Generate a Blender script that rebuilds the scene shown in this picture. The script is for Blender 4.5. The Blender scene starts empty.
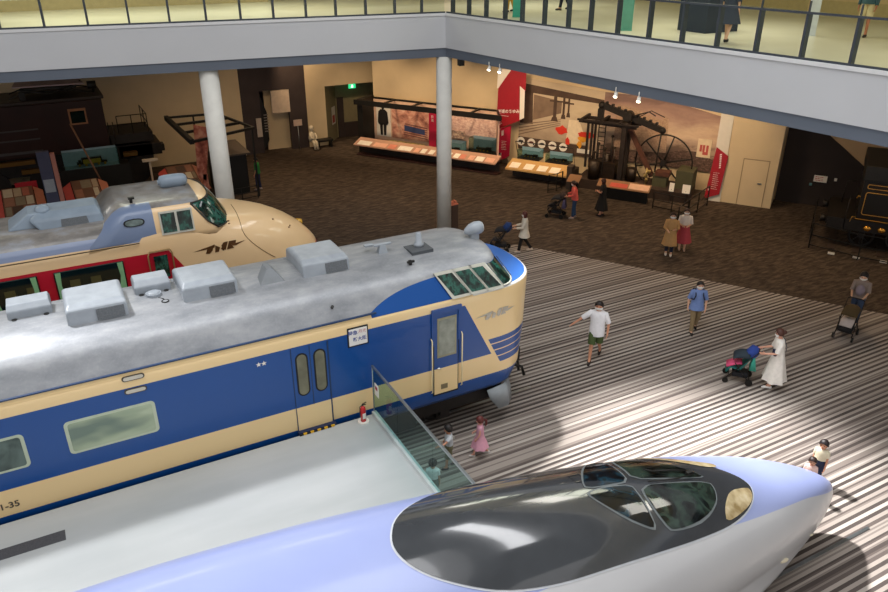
import bpy, bmesh, math, random
from mathutils import Vector, Matrix, Euler
random.seed(7)
SC = bpy.context.scene
COL = SC.collection
PI = math.pi

# ---------------------------------------------------------------- helpers
def srgb(h, a=1.0):
    if isinstance(h, str):
        h = h.lstrip('#'); c = [int(h[i:i+2], 16)/255 for i in (0, 2, 4)]
    else: c = list(h)
    return tuple([(x/12.92 if x <= .04045 else ((x+.055)/1.055)**2.4) for x in c] + [a])

class G:
    """small node-graph writer"""
    def __init__(s, m): s.m = m; s.nt = m.node_tree; s.N = s.nt.nodes; s.L = s.nt.links
    def n(s, t, **k):
        n = s.N.new(t)
        for a, b in k.items(): setattr(n, a, b)
        return n
    def _in(s, sock, v):
        if hasattr(v, 'is_output') or isinstance(v, bpy.types.NodeSocket): s.L.new(v, sock)
        else:
            if isinstance(v, (tuple, list)) and sock.type == 'VECTOR': sock.default_value = v[:3]
            else: sock.default_value = v
    def math(s, op, a, b=0.0, c=None):
        n = s.n('ShaderNodeMath', operation=op); s._in(n.inputs[0], a); s._in(n.inputs[1], b)
        if c is not None: s._in(n.inputs[2], c)
        return n.outputs[0]
    def pos(s):
        g = s.n('ShaderNodeNewGeometry'); x = s.n('ShaderNodeSeparateXYZ'); s.L.new(g.outputs['Position'], x.inputs[0])
        return g.outputs['Position'], x.outputs[0], x.outputs[1], x.outputs[2]
    def obj(s):
        g = s.n('ShaderNodeTexCoord'); x = s.n('ShaderNodeSeparateXYZ'); s.L.new(g.outputs['Object'], x.inputs[0])
        return g.outputs['Object'], x.outputs[0], x.outputs[1], x.outputs[2]
    def mix(s, f, a, b):
        n = s.n('ShaderNodeMix', data_type='RGBA'); s._in(n.inputs[0], f); s._in(n.inputs[6], a); s._in(n.inputs[7], b); return n.outputs[2]
    def noise(s, vec=None, scale=5.0, detail=3.0, rough=.5, dist=0.0):
        n = s.n('ShaderNodeTexNoise'); n.inputs['Scale'].default_value = scale; n.inputs['Detail'].default_value = detail
        n.inputs['Roughness'].default_value = rough; n.inputs['Distortion'].default_value = dist
        if vec is not None: s.L.new(vec, n.inputs['Vector'])
        return n.outputs['Fac']
    def ramp(s, f, stops, interp='LINEAR'):
        n = s.n('ShaderNodeValToRGB'); n.color_ramp.interpolation = interp; e = n.color_ramp.elements
        while len(e) < len(stops): e.new(0.5)
        for i, (p, c) in enumerate(stops): e[i].position = p; e[i].color = c
        s._in(n.inputs[0], f); return n.outputs[0]
    def map(s, vec, scale=(1, 1, 1), rot=(0, 0, 0), loc=(0, 0, 0)):
        n = s.n('ShaderNodeMapping'); s.L.new(vec, n.inputs[0]); n.inputs['Scale'].default_value = scale
        n.inputs['Rotation'].default_value = rot; n.inputs['Location'].default_value = loc; return n.outputs[0]
    def bump(s, f, strength=.2, dist=.02):
        n = s.n('ShaderNodeBump'); n.inputs['Strength'].default_value = strength; n.inputs['Distance'].default_value = dist
        s.L.new(f, n.inputs['Height']); return n.outputs[0]

MATS = {}
def mat(name, color='#808080', rough=.5, metal=0.0, var=.06, vscale=6.0, emis=None, estr=0.0, coat=0.0, spec=.5, alpha=1.0, trans=0.0, ior=1.45, fn=None, bump=0.0):
    """procedural principled material: base colour with a slight noise variation"""
    if name in MATS: return MATS[name]
    m = bpy.data.materials.new(name); m.use_nodes = True; g = G(m); b = g.N['Principled BSDF']
    c = srgb(color)
    b.inputs['Roughness'].default_value = rough; b.inputs['Metallic'].default_value = metal
    b.inputs['Coat Weight'].default_value = coat; b.inputs['Specular IOR Level'].default_value = spec
    b.inputs['Coat Roughness'].default_value = .05
    b.inputs['Transmission Weight'].default_value = trans; b.inputs['IOR'].default_value = ior
    if fn: out = fn(g, b)
    else:
        co, *_ = g.obj(); f = g.noise(co, vscale, 4)
        lo = tuple(x*(1-var*1.5) for x in c[:3]) + (1,); hi = tuple(min(1, x*(1+var*1.5)) for x in c[:3]) + (1,)
        out = g.ramp(f, [(.25, lo), (.75, hi)])
        if bump: g.L.new(g.bump(f, bump), b.inputs['Normal'])
    if out is not None: g.L.new(out, b.inputs['Base Color'])
    if emis: b.inputs['Emission Color'].default_value = srgb(emis); b.inputs['Emission Strength'].default_value = estr
    MATS[name] = m; return m

def glass_mat(name, tint='#cfe6dc', clear=.75, rough=.02):
    """thin architectural glass: mostly clear with a fresnel reflection"""
    if name in MATS: return MATS[name]
    m = bpy.data.materials.new(name); m.use_nodes = True; g = G(m); g.N.clear()
    o = g.n('ShaderNodeOutputMaterial'); t = g.n('ShaderNodeBsdfTransparent'); gl = g.n('ShaderNodeBsdfGlossy')
    t.inputs[0].default_value = srgb(tint); gl.inputs['Roughness'].default_value = rough; gl.inputs['Color'].default_value = (.9, 1, .97, 1)
    lw = g.n('ShaderNodeLayerWeight'); lw.inputs['Blend'].default_value = 1-clear
    mx = g.n('ShaderNodeMixShader'); gg = g.n('ShaderNodeNewGeometry'); fr_ = g.math('MULTIPLY', lw.outputs['Fresnel'], g.math('SUBTRACT', 1.0, gg.outputs['Backfacing'])); g.L.new(fr_, mx.inputs[0]); g.L.new(t.outputs[0], mx.inputs[1]); g.L.new(gl.outputs[0], mx.inputs[2])
    g.L.new(mx.outputs[0], o.inputs['Surface']); MATS[name] = m; return m

class MB:
    def __init__(s, tf=None): s.V = []; s.F = []; s.M = []; s.S = []; s.tf = tf; s.mi = 0
    def add(s, vs, fs, smooth=False, mi=None):
        o = len(s.V); s.V += [Vector(v) if s.tf is None else Vector(s.tf(*v)) for v in vs]
        for f in fs: s.F.append([o+i for i in f]); s.M.append(s.mi if mi is None else mi); s.S.append(smooth)
        return s
    def box(s, x0, x1, y0, y1, z0, z1, mi=None):
        return s.add([(x0,y0,z0),(x1,y0,z0),(x1,y1,z0),(x0,y1,z0),(x0,y0,z1),(x1,y0,z1),(x1,y1,z1),(x0,y1,z1)],
              [(0,3,2,1),(4,5,6,7),(0,1,5,4),(1,2,6,5),(2,3,7,6),(3,0,4,7)], False, mi)
    def poly(s, ps, mi=None): return s.add(ps, [tuple(range(len(ps)))], False, mi)
    def prism(s, ps, d, mi=None):
        """ps: planar 3D outline, d: extrusion vector"""
        n = len(ps); q = [(p[0]+d[0], p[1]+d[1], p[2]+d[2]) for p in ps]
        return s.add(list(ps)+q, [tuple(range(n))[::-1], tuple(range(n, 2*n))] + [(i, (i+1) % n, n+(i+1) % n, n+i) for i in range(n)], False, mi)
    def loft(s, rings, closed=True, caps=(True, True), smooth=True, mi=None):
        n = len(rings[0]); vs = [p for r in rings for p in r]; fs = []
        m = n if closed else n-1
        for i in range(len(rings)-1):
            for j in range(m): a = i*n+j; b = i*n+(j+1) % n; fs.append((a, b, b+n, a+n))
        s.add(vs, fs, smooth, mi)
        if caps[0]: s.add(rings[0], [tuple(range(n))[::-1]], False, mi)
        if caps[1]: s.add(rings[-1], [tuple(range(n))], False, mi)
        return s
    def tube(s, pts, r, n=8, mi=None, caps=True, smooth=True):
        pts = [Vector(p) for p in pts]; rs = r if isinstance(r, (list, tuple)) else [r]*len(pts); rings = []; up = None
        for i, p in enumerate(pts):
            d = (pts[min(i+1, len(pts)-1)] - pts[max(i-1, 0)]).normalized()
            if up is None: up = Vector((0, 0, 1)) if abs(d.z) < .9 else Vector((1, 0, 0))
            a = d.cross(up).normalized(); b = a.cross(d).normalized(); up = b
            rings.append([tuple(p + (a*math.cos(2*PI*k/n) + b*math.sin(2*PI*k/n))*rs[i]) for k in range(n)])
        return s.loft(rings, True, (caps, caps), smooth, mi)
    def bar(s, p, q, w, h=None, mi=None):
        """square bar between two points"""
        p = Vector(p); q = Vector(q); h = h or w; d = (q-p).normalized(); up = Vector((0, 0, 1)) if abs(d.z) < .95 else Vector((1, 0, 0))
        a = d.cross(up).normalized()*w/2; b = a.cross(d).normalized()*h/2
        return s.loft([[tuple(c-a-b), tuple(c+a-b), tuple(c+a+b), tuple(c-a+b)] for c in (p, q)], True, (True, True), False, mi)
    def ball(s, c, rx, ry=None, rz=None, nu=12, nv=8, mi=None, z0=-1.0, z1=1.0):
        ry = ry or rx; rz = rz or rx; rings = []
        a0 = math.asin(max(-1, z0)); a1 = math.asin(min(1, z1))
        for j in range(nv+1):
            t = a0+(a1-a0)*j/nv; cr = max(math.cos(t), .02)
            rings.append([(c[0]+rx*cr*math.cos(2*PI*k/nu), c[1]+ry*cr*math.sin(2*PI*k/nu), c[2]+rz*math.sin(t)) for k in range(nu)])
        return s.loft(rings, True, (True, True), True, mi)
    def disc(s, c, ax, r, t, n=20, mi=None, r2=None):
        """solid disc of thickness t along unit axis ax"""
        c = Vector(c); ax = Vector(ax).normalized()
        return s.tube([c-ax*t/2, c+ax*t/2], [r, r2 or r], n, mi, True, False)
    def ring(s, c, ax, r, tr, n=32, m=8, mi=None):
        c = Vector(c); ax = Vector(ax).normalized(); u = ax.orthogonal().normalized(); v = ax.cross(u); rings = []
        for i in range(n):
            a = 2*PI*i/n; d = u*math.cos(a)+v*math.sin(a)
            rings.append([tuple(c + d*(r+tr*math.cos(2*PI*k/m)) + ax*tr*math.sin(2*PI*k/m)) for k in range(m)])
        rings.append(rings[0]); return s.loft(rings, True, (False, False), True, mi)

def wloc(o):
    l = Vector((0, 0, 0))
    while o is not None: l = l + Vector(o.location); o = o.parent
    return l
def obj(name, mb, mats, parent=None, local=False, bevel=0, sub=0, props=None, base=None, recalc=True, wn=False):
    """link an MB as ONE mesh; vertices given in world space are made relative to the parent's base"""
    off = Vector((0, 0, 0)) if local else (wloc(parent) if parent is not None else (Vector(base) if base else Vector((0, 0, 0))))
    me = bpy.data.meshes.new(name); me.from_pydata([v-off for v in mb.V], [], mb.F)
    ml = mats if isinstance(mats, (list, tuple)) else [mats]
    for m in ml: me.materials.append(m)
    for p, mi, sm in zip(me.polygons, mb.M, mb.S): p.material_index = mi; p.use_smooth = sm
    b = bmesh.new(); b.from_mesh(me); bmesh.ops.remove_doubles(b, verts=b.verts, dist=1e-5)
    if recalc: bmesh.ops.recalc_face_normals(b, faces=b.faces)
    b.to_mesh(me); b.free(); me.update()
    o = bpy.data.objects.new(name, me); COL.objects.link(o)
    if parent is not None: o.parent = parent
    elif base: o.location = base
    if bevel:
        q = o.modifiers.new('bevel', 'BEVEL'); q.width = bevel; q.segments = 2; q.limit_method = 'ANGLE'; q.angle_limit = .6
    if sub:
        q = o.modifiers.new('sub', 'SUBSURF'); q.levels = sub; q.render_levels = sub
    if props:
        for k, v in props.items(): o[k] = v
    return o
def thing(name, loc, label, cat, group=None, rotz=0.0, scale=1.0):
    o = bpy.data.objects.new(name, None); COL.objects.link(o); o.location = loc; o.rotation_euler = (0, 0, rotz); o.scale = (scale,)*3
    o.empty_display_size = .2; tag(o, label, cat, group); return o
def tag(o, label, cat, group=None):
    o['label'] = label; o['category'] = cat
    if group: o['group'] = group
    return o
def struct(name, mb, m, parent=None, **k):
    o = obj(name, mb, m, parent, **k)
    if parent is None: o['kind'] = 'structure'
    return o
def copy_tree(o, parent=None):
    c = o.copy(); COL.objects.link(c); c.parent = parent
    for ch in [x for x in o.children]: copy_tree(ch, c)
    return c
def text_mb(s, size, origin, ux, uy, depth=.004, mb=None, align='CENTER', mi=None, bold=0.0):
    """lettering as mesh: origin, unit vector of reading direction ux and up vector uy (world)"""
    cu = bpy.data.curves.new('t', 'FONT'); cu.body = s; cu.size = size; cu.align_x = align; cu.align_y = 'CENTER'; cu.extrude = 0; cu.offset = bold
    cu.resolution_u = 3
    o = bpy.data.objects.new('t', cu); COL.objects.link(o); dg = bpy.context.evaluated_depsgraph_get()
    me = bpy.data.meshes.new_from_object(o.evaluated_get(dg)); bpy.data.objects.remove(o); bpy.data.curves.remove(cu)
    ux = Vector(ux).normalized(); uy = Vector(uy).normalized(); og = Vector(origin); nn = ux.cross(uy)
    mb = mb or MB(); tf = mb.tf; 
    vs = [og + ux*v.co.x + uy*v.co.y + nn*depth for v in me.vertices]
    mb.add([tuple(v) for v in vs], [tuple(p.vertices) for p in me.polygons], False, mi); bpy.data.meshes.remove(me)
    return mb

# exhibition-wall frame: s along the wall (towards the right), n away from the hall, z up
EO = Vector((24.2, 21.8, 0)); ED = Vector((.559, -.829, 0)).normalized(); EN = Vector((.829, .559, 0)).normalized(); EZ = Vector((0, 0, 1))
def E(s, n, z): return tuple(EO + ED*s + EN*n + EZ*z)
EROT = math.atan2(ED.y, ED.x)

# ---------------------------------------------------------------- camera
H = 10.3; f = 745.0; hz = 362.0
pitch = math.atan(hz/f); az = math.atan(1537/math.hypot(f, hz))
F = Vector((math.cos(az)*math.cos(pitch), math.sin(az)*math.cos(pitch), -math.sin(pitch)))
cam = bpy.data.cameras.new('camera'); co = bpy.data.objects.new('camera', cam); COL.objects.link(co)
co.location = (0, 0, H); co.rotation_euler = F.to_track_quat('-Z', 'Y').to_euler()
cam.sensor_width = 36; cam.lens = f/888*36; cam.clip_end = 200
SC.camera = co
SC.view_settings.view_transform = 'Standard'; SC.view_settings.look = 'None'; SC.view_settings.gamma = 1; SC.view_settings.use_curve_mapping = False
SC.view_settings.exposure = 0.0

# ---------------------------------------------------------------- setting
CX, CY = 12.67, 23.4
LD = Vector((-13.49, 1.55, 0)).normalized(); RD = Vector((1.93, -14.79, 0)).normalized()   # balcony edge directions from the corner
def BL(t, o, z): # t along left edge from the corner, o outwards (into building)
    nrm = Vector((LD.y, -LD.x, 0)); nrm = nrm if nrm.y > 0 else -nrm
    return tuple(Vector((CX, CY, z)) + LD*t + nrm*o)
def BR(t, o, z):
    nrm = Vector((-RD.y, RD.x, 0)); nrm = nrm if nrm.x > 0 else -nrm
    return tuple(Vector((CX, CY, z)) + RD*t + nrm*o)

def stripes(g, b):
    p, x, y, z = g.pos()
    def cell(k, w):
        i = g.math('FLOOR', g.math('DIVIDE', y, w)); n = g.n('ShaderNodeTexWhiteNoise', noise_dimensions='1D'); g.L.new(g.math('ADD', i, k), n.inputs['W']); return n.outputs['Value']
    a = cell(3.3, .074); c = cell(17.7, .037); par = g.math('FRACT', g.math('MULTIPLY', g.math('FLOOR', g.math('DIVIDE', y, .074)), .5))
    s = g.math('ADD', g.math('ADD', g.math('MULTIPLY', a, .34), g.math('MULTIPLY', c, .26)), g.math('MULTIPLY', par, .66))
    col = g.ramp(s, [(0, srgb('#393231')), (.24, srgb('#544b48')), (.38, srgb('#7d746e')), (.50, srgb('#a39a92')), (.68, srgb('#beb6ad'))], 'CONSTANT')
    # the bars break where one carpet tile meets the next
    n = g.noise(g.map(p, (9, 40, 9)), 3, 4, .7); col = g.mix(g.math('MULTIPLY', n, .35), col, srgb('#6b625c'))
    nn = g.noise(p, 1.2, 3); b.inputs['Roughness'].default_value = .85; b.inputs['Specular IOR Level'].default_value = .15
    g.L.new(g.bump(n, .12, .01), b.inputs['Normal'])
    return g.mix(g.math('MULTIPLY', nn, .15), col, srgb('#8c827a'))
M_STR = mat('striped_carpet', rough=.8, fn=stripes)
def brown(g, b):
    p, x, y, z = g.pos(); q = g.map(p, (2.2, 9, 1), (0, 0, .98))
    n = g.noise(q, 1.0, 5, .65, .4); m = g.noise(p, 9, 3)
    c = g.ramp(n, [(.3, srgb('#2c2622')), (.48, srgb('#4a4038')), (.62, srgb('#605348')), (.75, srgb('#756657'))])
    b.inputs['Specular IOR Level'].default_value = .1
    return g.mix(g.math('MULTIPLY', m, .4), c, srgb('#3b332c'))
M_BRN = mat('brown_carpet', rough=.9, fn=brown)
M_WALL = mat('wall_plaster', '#cbb795', .85, var=.03, vscale=1.5)
M_WHITE = mat('balcony_white', '#bdbfc2', .7, var=.02, vscale=.6)
M_GREY = mat('balcony_grey', '#5c6470', .7, var=.05, vscale=.8)
M_CEIL = mat('ceiling_paint', '#8d8478', .9, var=.04, vscale=1)
M_BROWNWALL = mat('brown_panel_wall', '#3a302f', .7, var=.12, vscale=1.5)
M_DARKDOOR = mat('dark_door_paint', '#2a211f', .75, var=.12, vscale=1.2)
M_COL = mat('column_paint', '#deddd6', .6, var=.04, vscale=3)
M_BLACK = mat('black_metal', '#15130f', .5, var=.2)
M_DARK = mat('dark_iron', '#1d1815', .55, var=.25, metal=.2)
M_STEEL = mat('brushed_steel', '#9aa0a3', .35, metal=.9)
M_CHROME = mat('chrome', '#d8d8d8', .15, metal=1)
M_RED = mat('red_board', '#9c1c2a', .5, var=.04)
M_PINKRED = mat('pink_red_board', '#b41c40', .5, var=.04)
M_PAPER = mat('white_board', '#e6e1d8', .6, var=.02)
M_CREAM = mat('cream_paint', '#e2c69a', .35, coat=.3, var=.03)
M_LETTER = mat('white_lettering', '#e9dfdc', .5)

P = [(14.68, 20.9), (30, -1.82)]
fl = MB()
fl.poly([(-14, -6, 0), (31, -6, 0), (31, -3.3, 0), (14.41, 21.3, 0), (-14, 21.3, 0)], 0)
fl.poly([(-14, 21.3, 0), (14.41, 21.3, 0), (31, -3.3, 0), (45, -3.3, 0), (45, 42, 0), (-14, 42, 0)], 1)
struct('floor', fl, [M_STR, M_BRN])

# back-left wall (parallel to the trains) with dark panel wall and recess openings
w = MB(); Y0 = 38.2
w.box(-14, 9.0, Y0, Y0+.25, 0, 6.6); w.box(12.4, 13.45, Y0, Y0+.25, 0, 6.6)
w.box(13.45, 16.3, Y0, Y0+.25, 3.1, 6.6)
struct('wall_back', w, M_WALL)
w = MB(); w.box(9.0, 9.95, Y0, Y0+.2, 0, 6.6); w.box(11.45, 12.4, Y0, Y0+.2, 0, 6.6); w.box(9.95, 11.45, Y0, Y0+.2, 3.15, 6.6)
w.box(9.95, 10.55, Y0+1.2, Y0+1.4, 0, 3.15)
struct('wall_entrance', w, M_BROWNWALL)
w = MB(); w.box(10.3, 11.6, Y0+.5, Y0+.6, 0, 3.15); struct('wall_recess', w, M_WALL)
w = MB(); w.box(10.55, 11.5, Y0-.02, Y0+.1, 1.98, 3.12); struct('trim_1', w, mat('pale_panel', '#cdb9a4', .8))
w = MB(); w.prism([(10.02, Y0+.35, 0), (10.35, Y0+.35, 0.55), (10.35, Y0+.35, 2.0), (10.02, Y0+.35, 3.0)], (0, .05, 0)); struct('trim_2', w, M_BLACK)
# recess with the exit sign
w = MB(); w.prism([(13.45, Y0, 0), (14.5, Y0+1.3, 0), (14.5, Y0+1.3, 3.1), (13.45, Y0, 3.1)], (-.1, .1, 0))
w.box(14.5, 17.2, Y0+1.3, Y0+1.45, 0, 3.1)
struct('wall_exit', w, mat('exit_recess_paint', '#8f8669', .85))
w = MB(); w.box(14.55, 14.9, Y0+1.2, Y0+1.3, 0, 2.2); w.box(14.9, 17, Y0+1.15, Y0+1.3, 0, .8); struct('trim_3', w, M_BROWNWALL)
# exhibition wall
w = MB(E); w.box(-17.35, .4, 1.45, 1.7, 0, 6.6); struct('wall_exhibition', w, M_WALL)
w = MB(E); w.box(.85, 2.85, .2, 1.9, 0, 6.6); struct('wall_right', w, M_WALL)
w = MB(E); w.box(.35, .85, .15, 1.9, 0, 6.6); struct('wall_pilaster', w, mat('white_panel_wall', '#cfcac0', .8, var=.02))
w = MB(E); w.box(2.85, 9.5, 1.6, 1.9, 0, 6.6); struct('wall_far_right', w, mat('right_wall_paint', '#bfa27e', .85, var=.03, vscale=1))
w = MB(E); w.prism([(2.9, 1.5, 0), (12, 1.5, 0), (12, 1.5, .3), (6.3, 1.5, 1.6), (4.0, 1.5, 3.3), (2.9, 1.5, 3.75)], (0, .08, 0))
struct('wall_shutter', w, M_DARKDOOR)
w = MB(E); w.box(1.5, 1.53, .17, .2, 0, 1.95); w.box(2.5, 2.53, .17, .2, 0, 1.95); w.box(1.5, 2.53, .17, .2, 1.95, 1.98)
d1 = struct('door_1', w, mat('door_seam', '#8f7d62', .7))
w = MB(E); w.box(1.53, 2.5, .185, .21, 0, 1.95); d2 = obj('door_panel', w, M_WALL, d1)
w = MB(E); w.box(2.2, 2.36, .12, .19, .98, 1.02); obj('door_handle', w, M_STEEL, d1)
# shell beyond the photo so that reflections see a hall
w = MB(); w.box(-14, 45, 41.7, 42, 0, 21); struct('wall_north', w, mat('hall_wall_north', '#c9bd9d', .8))
w = MB(); w.box(45, 45.3, -6, 42, 0, 21); struct('wall_east', w, mat('hall_wall_east', '#b8ab8c', .8))

# columns
def column(x, y, r, label):
    m = MB(); n = 40; ringf = lambda z, rr: [(x+rr*math.cos(2*PI*k/n), y+rr*math.sin(2*PI*k/n), z) for k in range(n)]
    m.loft([ringf(0, r), ringf(6.5, r)], True, (True, True), True)
    o = struct('column', m, M_COL); o['label'] = label
column(12.72, 23.60, .272, 'round white column under the balcony corner')
column(4.93, 24.75, .30, 'round white column behind the red and cream train')

# balcony slab: L-shape
LT = 24.0; RT = 30.0
corner = Vector((CX, CY, 0))
def slab_pts(o, z):
    # outline inset o from both edges, going round the building side
    nl = Vector(BL(0, 1, 0))-corner; nr = Vector(BR(0, 1, 0))-corner
    c = corner + (nl+nr)*o
    return [tuple(Vector(BL(LT, o, z))), (c.x, c.y, z), tuple(Vector(BR(RT, o, z)))]
def L_solid(o, z0, z1):
    m = MB(); a = slab_pts(o, 0); q = [a[0], a[1], a[2], (45, a[2][1], 0), (45, 42, 0), (a[0][0], 42, 0)]
    m.prism([(p[0], p[1], z0) for p in q], (0, 0, z1-z0)); return m
def L_fascia(o0, o1, z0, z1):
    m = MB(); a = slab_pts(o0, z0); b = slab_pts(o1, z0)
    for i in (0, 1): m.prism([a[i], a[i+1], b[i+1], b[i]], (0, 0, z1-z0))
    return m
struct('ceiling_gallery', L_solid(.3, 6.52, 6.6), M_CEIL)
struct('trim_4', L_fascia(.04, .3, 6.5, 6.8), M_GREY)
struct('trim_5', L_fascia(0, .22, 6.8, 7.84), M_WHITE)
struct('trim_6', L_fascia(-.03, .25, 7.84, 7.92), mat('fascia_cap', '#d2d3d4', .6, var=.02))
def upfl(g, b):
    p, x, y, z = g.pos(); n = g.noise(p, .35, 2); b.inputs['Specular IOR Level'].default_value = .5
    return g.ramp(n, [(.3, srgb('#bdb59a')), (.7, srgb('#cfc8b2'))])
struct('floor_upper', L_solid(.25, 7.6, 7.72), mat('upper_floor', rough=.3, fn=upfl))
# upper rooms' walls seen through the glass
w = MB(); w.box(-14, 9.5, 33.5, 33.7, 7.72, 11.5); struct('wall_upper_left', w, mat('upper_wall_pale', '#c7cdbd', .7))
w = MB(); w.box(9.5, 24, 35.5, 35.7, 7.72, 11.5); w.box(-14, 9.5, 33.3, 33.5, 7.72, 8.1); struct('wall_upper_back', w, mat('upper_wall_amber', '#a3946c', .7))
w = MB(); w.box(26, 26.2, -2, 35.5, 7.72, 11.5); struct('wall_upper_right', w, mat('upper_wall_warm', '#b5a06d', .7))
struct('ceiling_upper', L_solid(.6, 11.5, 11.7), mat('upper_ceiling', '#d8d4c8', .8))

# roof of the hall with skylight strips
w = MB()
w.box(-14.3, 45.3, -6, 0, 20.8, 21.1); w.box(-14.3, 45.3, 15, 42, 20.8, 21.1); w.box(16, 45.3, 0, 15, 20.8, 21.1); w.box(-14.3, -9, 0, 15, 20.8, 21.1)
struct('ceiling', w, mat('hall_ceiling', '#8f8f8f', .9))
M_SKY = mat('skylight_glow', '#ffffff', .5, emis='#fbfcff', estr=8)
w = MB(); w.box(18.6, 20.6, 8, 24.5, 20.7, 20.78); struct('window_1', w, M_SKY)

# ---------------------------------------------------------------- glass balustrades on the balcony
M_BALG = glass_mat('balustrade_glass', '#e4ece2', .9)
M_POST = mat('post_dark_grey', '#343a42', .5)
def balustrade(B, ts, end, label, nm):
    r = thing('balustrade', B(0, .05, 7.92), label, 'balustrade', 'glass balustrades of the upper gallery')
    m = MB(); m.bar(B(0, .05, 8.84), B(end, .05, 8.84), .045); obj('handrail', m, M_POST, r)
    m = MB(); m.bar(B(0, .05, 7.94), B(end, .05, 7.94), .05, .05); obj('base_rail', m, M_POST, r)
    for t in ts:
        m = MB(); m.tf = lambda x, y, z, t=t: B(t+x, y+.08, 7.92+z)
        m.box(-.03, .03, -.03, .12, 0, .9); obj('post', m, M_POST, r)
        m = MB(); m.tf = lambda x, y, z, t=t: B(t+x, y+.08, 7.92+z)
        m.box(-.012, .012, -.02, .03, .9, 1.15); obj('post_bracket', m, M_POST, r)
    tt = [0]+list(ts)+[end]
    for a, b_ in zip(tt[:-1], tt[1:]):
        if b_-a < .3: continue
        m = MB(); m.add([B(a+.03, .04, 7.96), B(b_-.03, .04, 7.96), B(b_-.03, .04, 9.1), B(a+.03, .04, 9.1)], [(0, 1, 2, 3)])
        obj('glass_pane', m, M_BALG, r)
balustrade(BL, [.81, 1.75, 2.74, 3.73, 4.69, 5.71, 6.71, 7.73, 8.78, 9.9, 11.01, 12.14, 13.25], 14.3, 'grey-posted glass balustrade on the left arm of the upper gallery', 'a')
balustrade(BR, [.25, 1.13, 2.02, 2.95, 3.74, 4.71, 5.69, 6.54, 7.52, 8.56, 9.58, 10.57, 11.59, 12.68, 13.75, 14.85], 15.8, 'grey-posted glass balustrade on the right arm of the upper gallery', 'b')

# small spotlights hanging under the right balcony edge
M_LAMP = mat("lamp_glow", "#fff3dc", .4, emis="#fff0d0", estr=8)
def spot(t, o, z, label):
    c = Vector(BR(t, o, z)); r = thing('track_spotlight', c+Vector((0, 0, .12)), label, 'spotlight', 'track spotlights under the balcony')
    m = MB(); m.tube([c+Vector((0, 0, .2)), c+Vector((0, 0, .05))], .012); obj('stem', m, M_PAPER, r)
    m = MB(); m.tube([c+Vector((.05, .03, .06)), c+Vector((-.02, -.02, -.05))], [.045, .06], 12); obj('housing', m, M_PAPER, r)
    m = MB(); m.disc(c+Vector((-.021, -.021, -.052)), (-.5, -.35, -.8), .05, .012, 12); obj('lamp', m, M_LAMP, r)
for t, lb in ((2.35, 'leftmost small white spotlight near the column'), (2.88, 'second small white spotlight from the column'), (7.75, 'small white spotlight above the beam engine, left of the pair'), (8.55, 'small white spotlight above the beam engine, right of the pair')):
    spot(t, .02, 6.42, lb)
c = Vector(BR(.75, .1, 6.4)); m = MB(); m.box(c.x-.09, c.x+.09, c.y-.09, c.y+.09, c.z-.1, c.z+.1)
tag(obj('ceiling_speaker', m, M_BLACK), 'small black box speaker under the balcony beside the column', 'speaker')
# ================================================================ blue and cream express train (nearest of the two old trains)
AY, AC = 12.06, 13.53; AX0 = -11.0
def paintA(g, b):
    p, x, y, z = g.pos()
    cream, blue, lblue, roof = srgb('#e9cb96'), srgb('#09448a'), srgb('#2a60ac'), srgb('#9a9ea4')
    def m(op, a, c): return g.math(op, a, c)
    band = m('MULTIPLY', m('GREATER_THAN', z, 1.95), m('LESS_THAN', z, 3.305))
    # slanted end of the blue band: x < 7.0 + (3.305-z)*.52
    edge = g.math('MULTIPLY_ADD', z, -.512, 8.69)
    band = m('MULTIPLY', band, m('LESS_THAN', x, edge))
    bot = m('MULTIPLY', m('LESS_THAN', z, 1.43), m('GREATER_THAN', z, 0.0))
    # nose stripes
    e2 = g.math('MULTIPLY_ADD', z, -.512, 8.79)
    st = m('MULTIPLY', m('MULTIPLY', m('GREATER_THAN', z, 1.66), m('LESS_THAN', z, 2.33)), m('GREATER_THAN', x, e2))
    fr = m('FRACT', g.math('DIVIDE', m('SUBTRACT', z, 1.66), .1725), 0)
    st = m('MULTIPLY', st, m('GREATER_THAN', fr, .14))
    n = g.noise(p, 1.3, 4); 
    bl = g.mix(g.math('MULTIPLY', n, .25), blue, srgb('#125197'))
    any_ = m('MINIMUM', m('ADD', m('ADD', band, st), bot), 1.0)
    c = g.mix(any_, cream, bl)
    # thin white line round the top edge of the nose and blue deck in front of the windscreen
    c = g.mix(m('MULTIPLY', m('GREATER_THAN', z, 3.48), m('GREATER_THAN', x, 7.2)), c, srgb('#e9e7e2'))
    c = g.mix(m('MULTIPLY', m('GREATER_THAN', z, 3.53), m('GREATER_THAN', x, 6.9)), c, lblue)
    rf = m('MULTIPLY', m('GREATER_THAN', z, 3.60), m('LESS_THAN', x, 4.92))
    b.inputs['Roughness'].default_value = .28; b.inputs['Coat Weight'].default_value = .35
    return c
M_A = mat('train_paint_blue_cream', fn=paintA)
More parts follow.
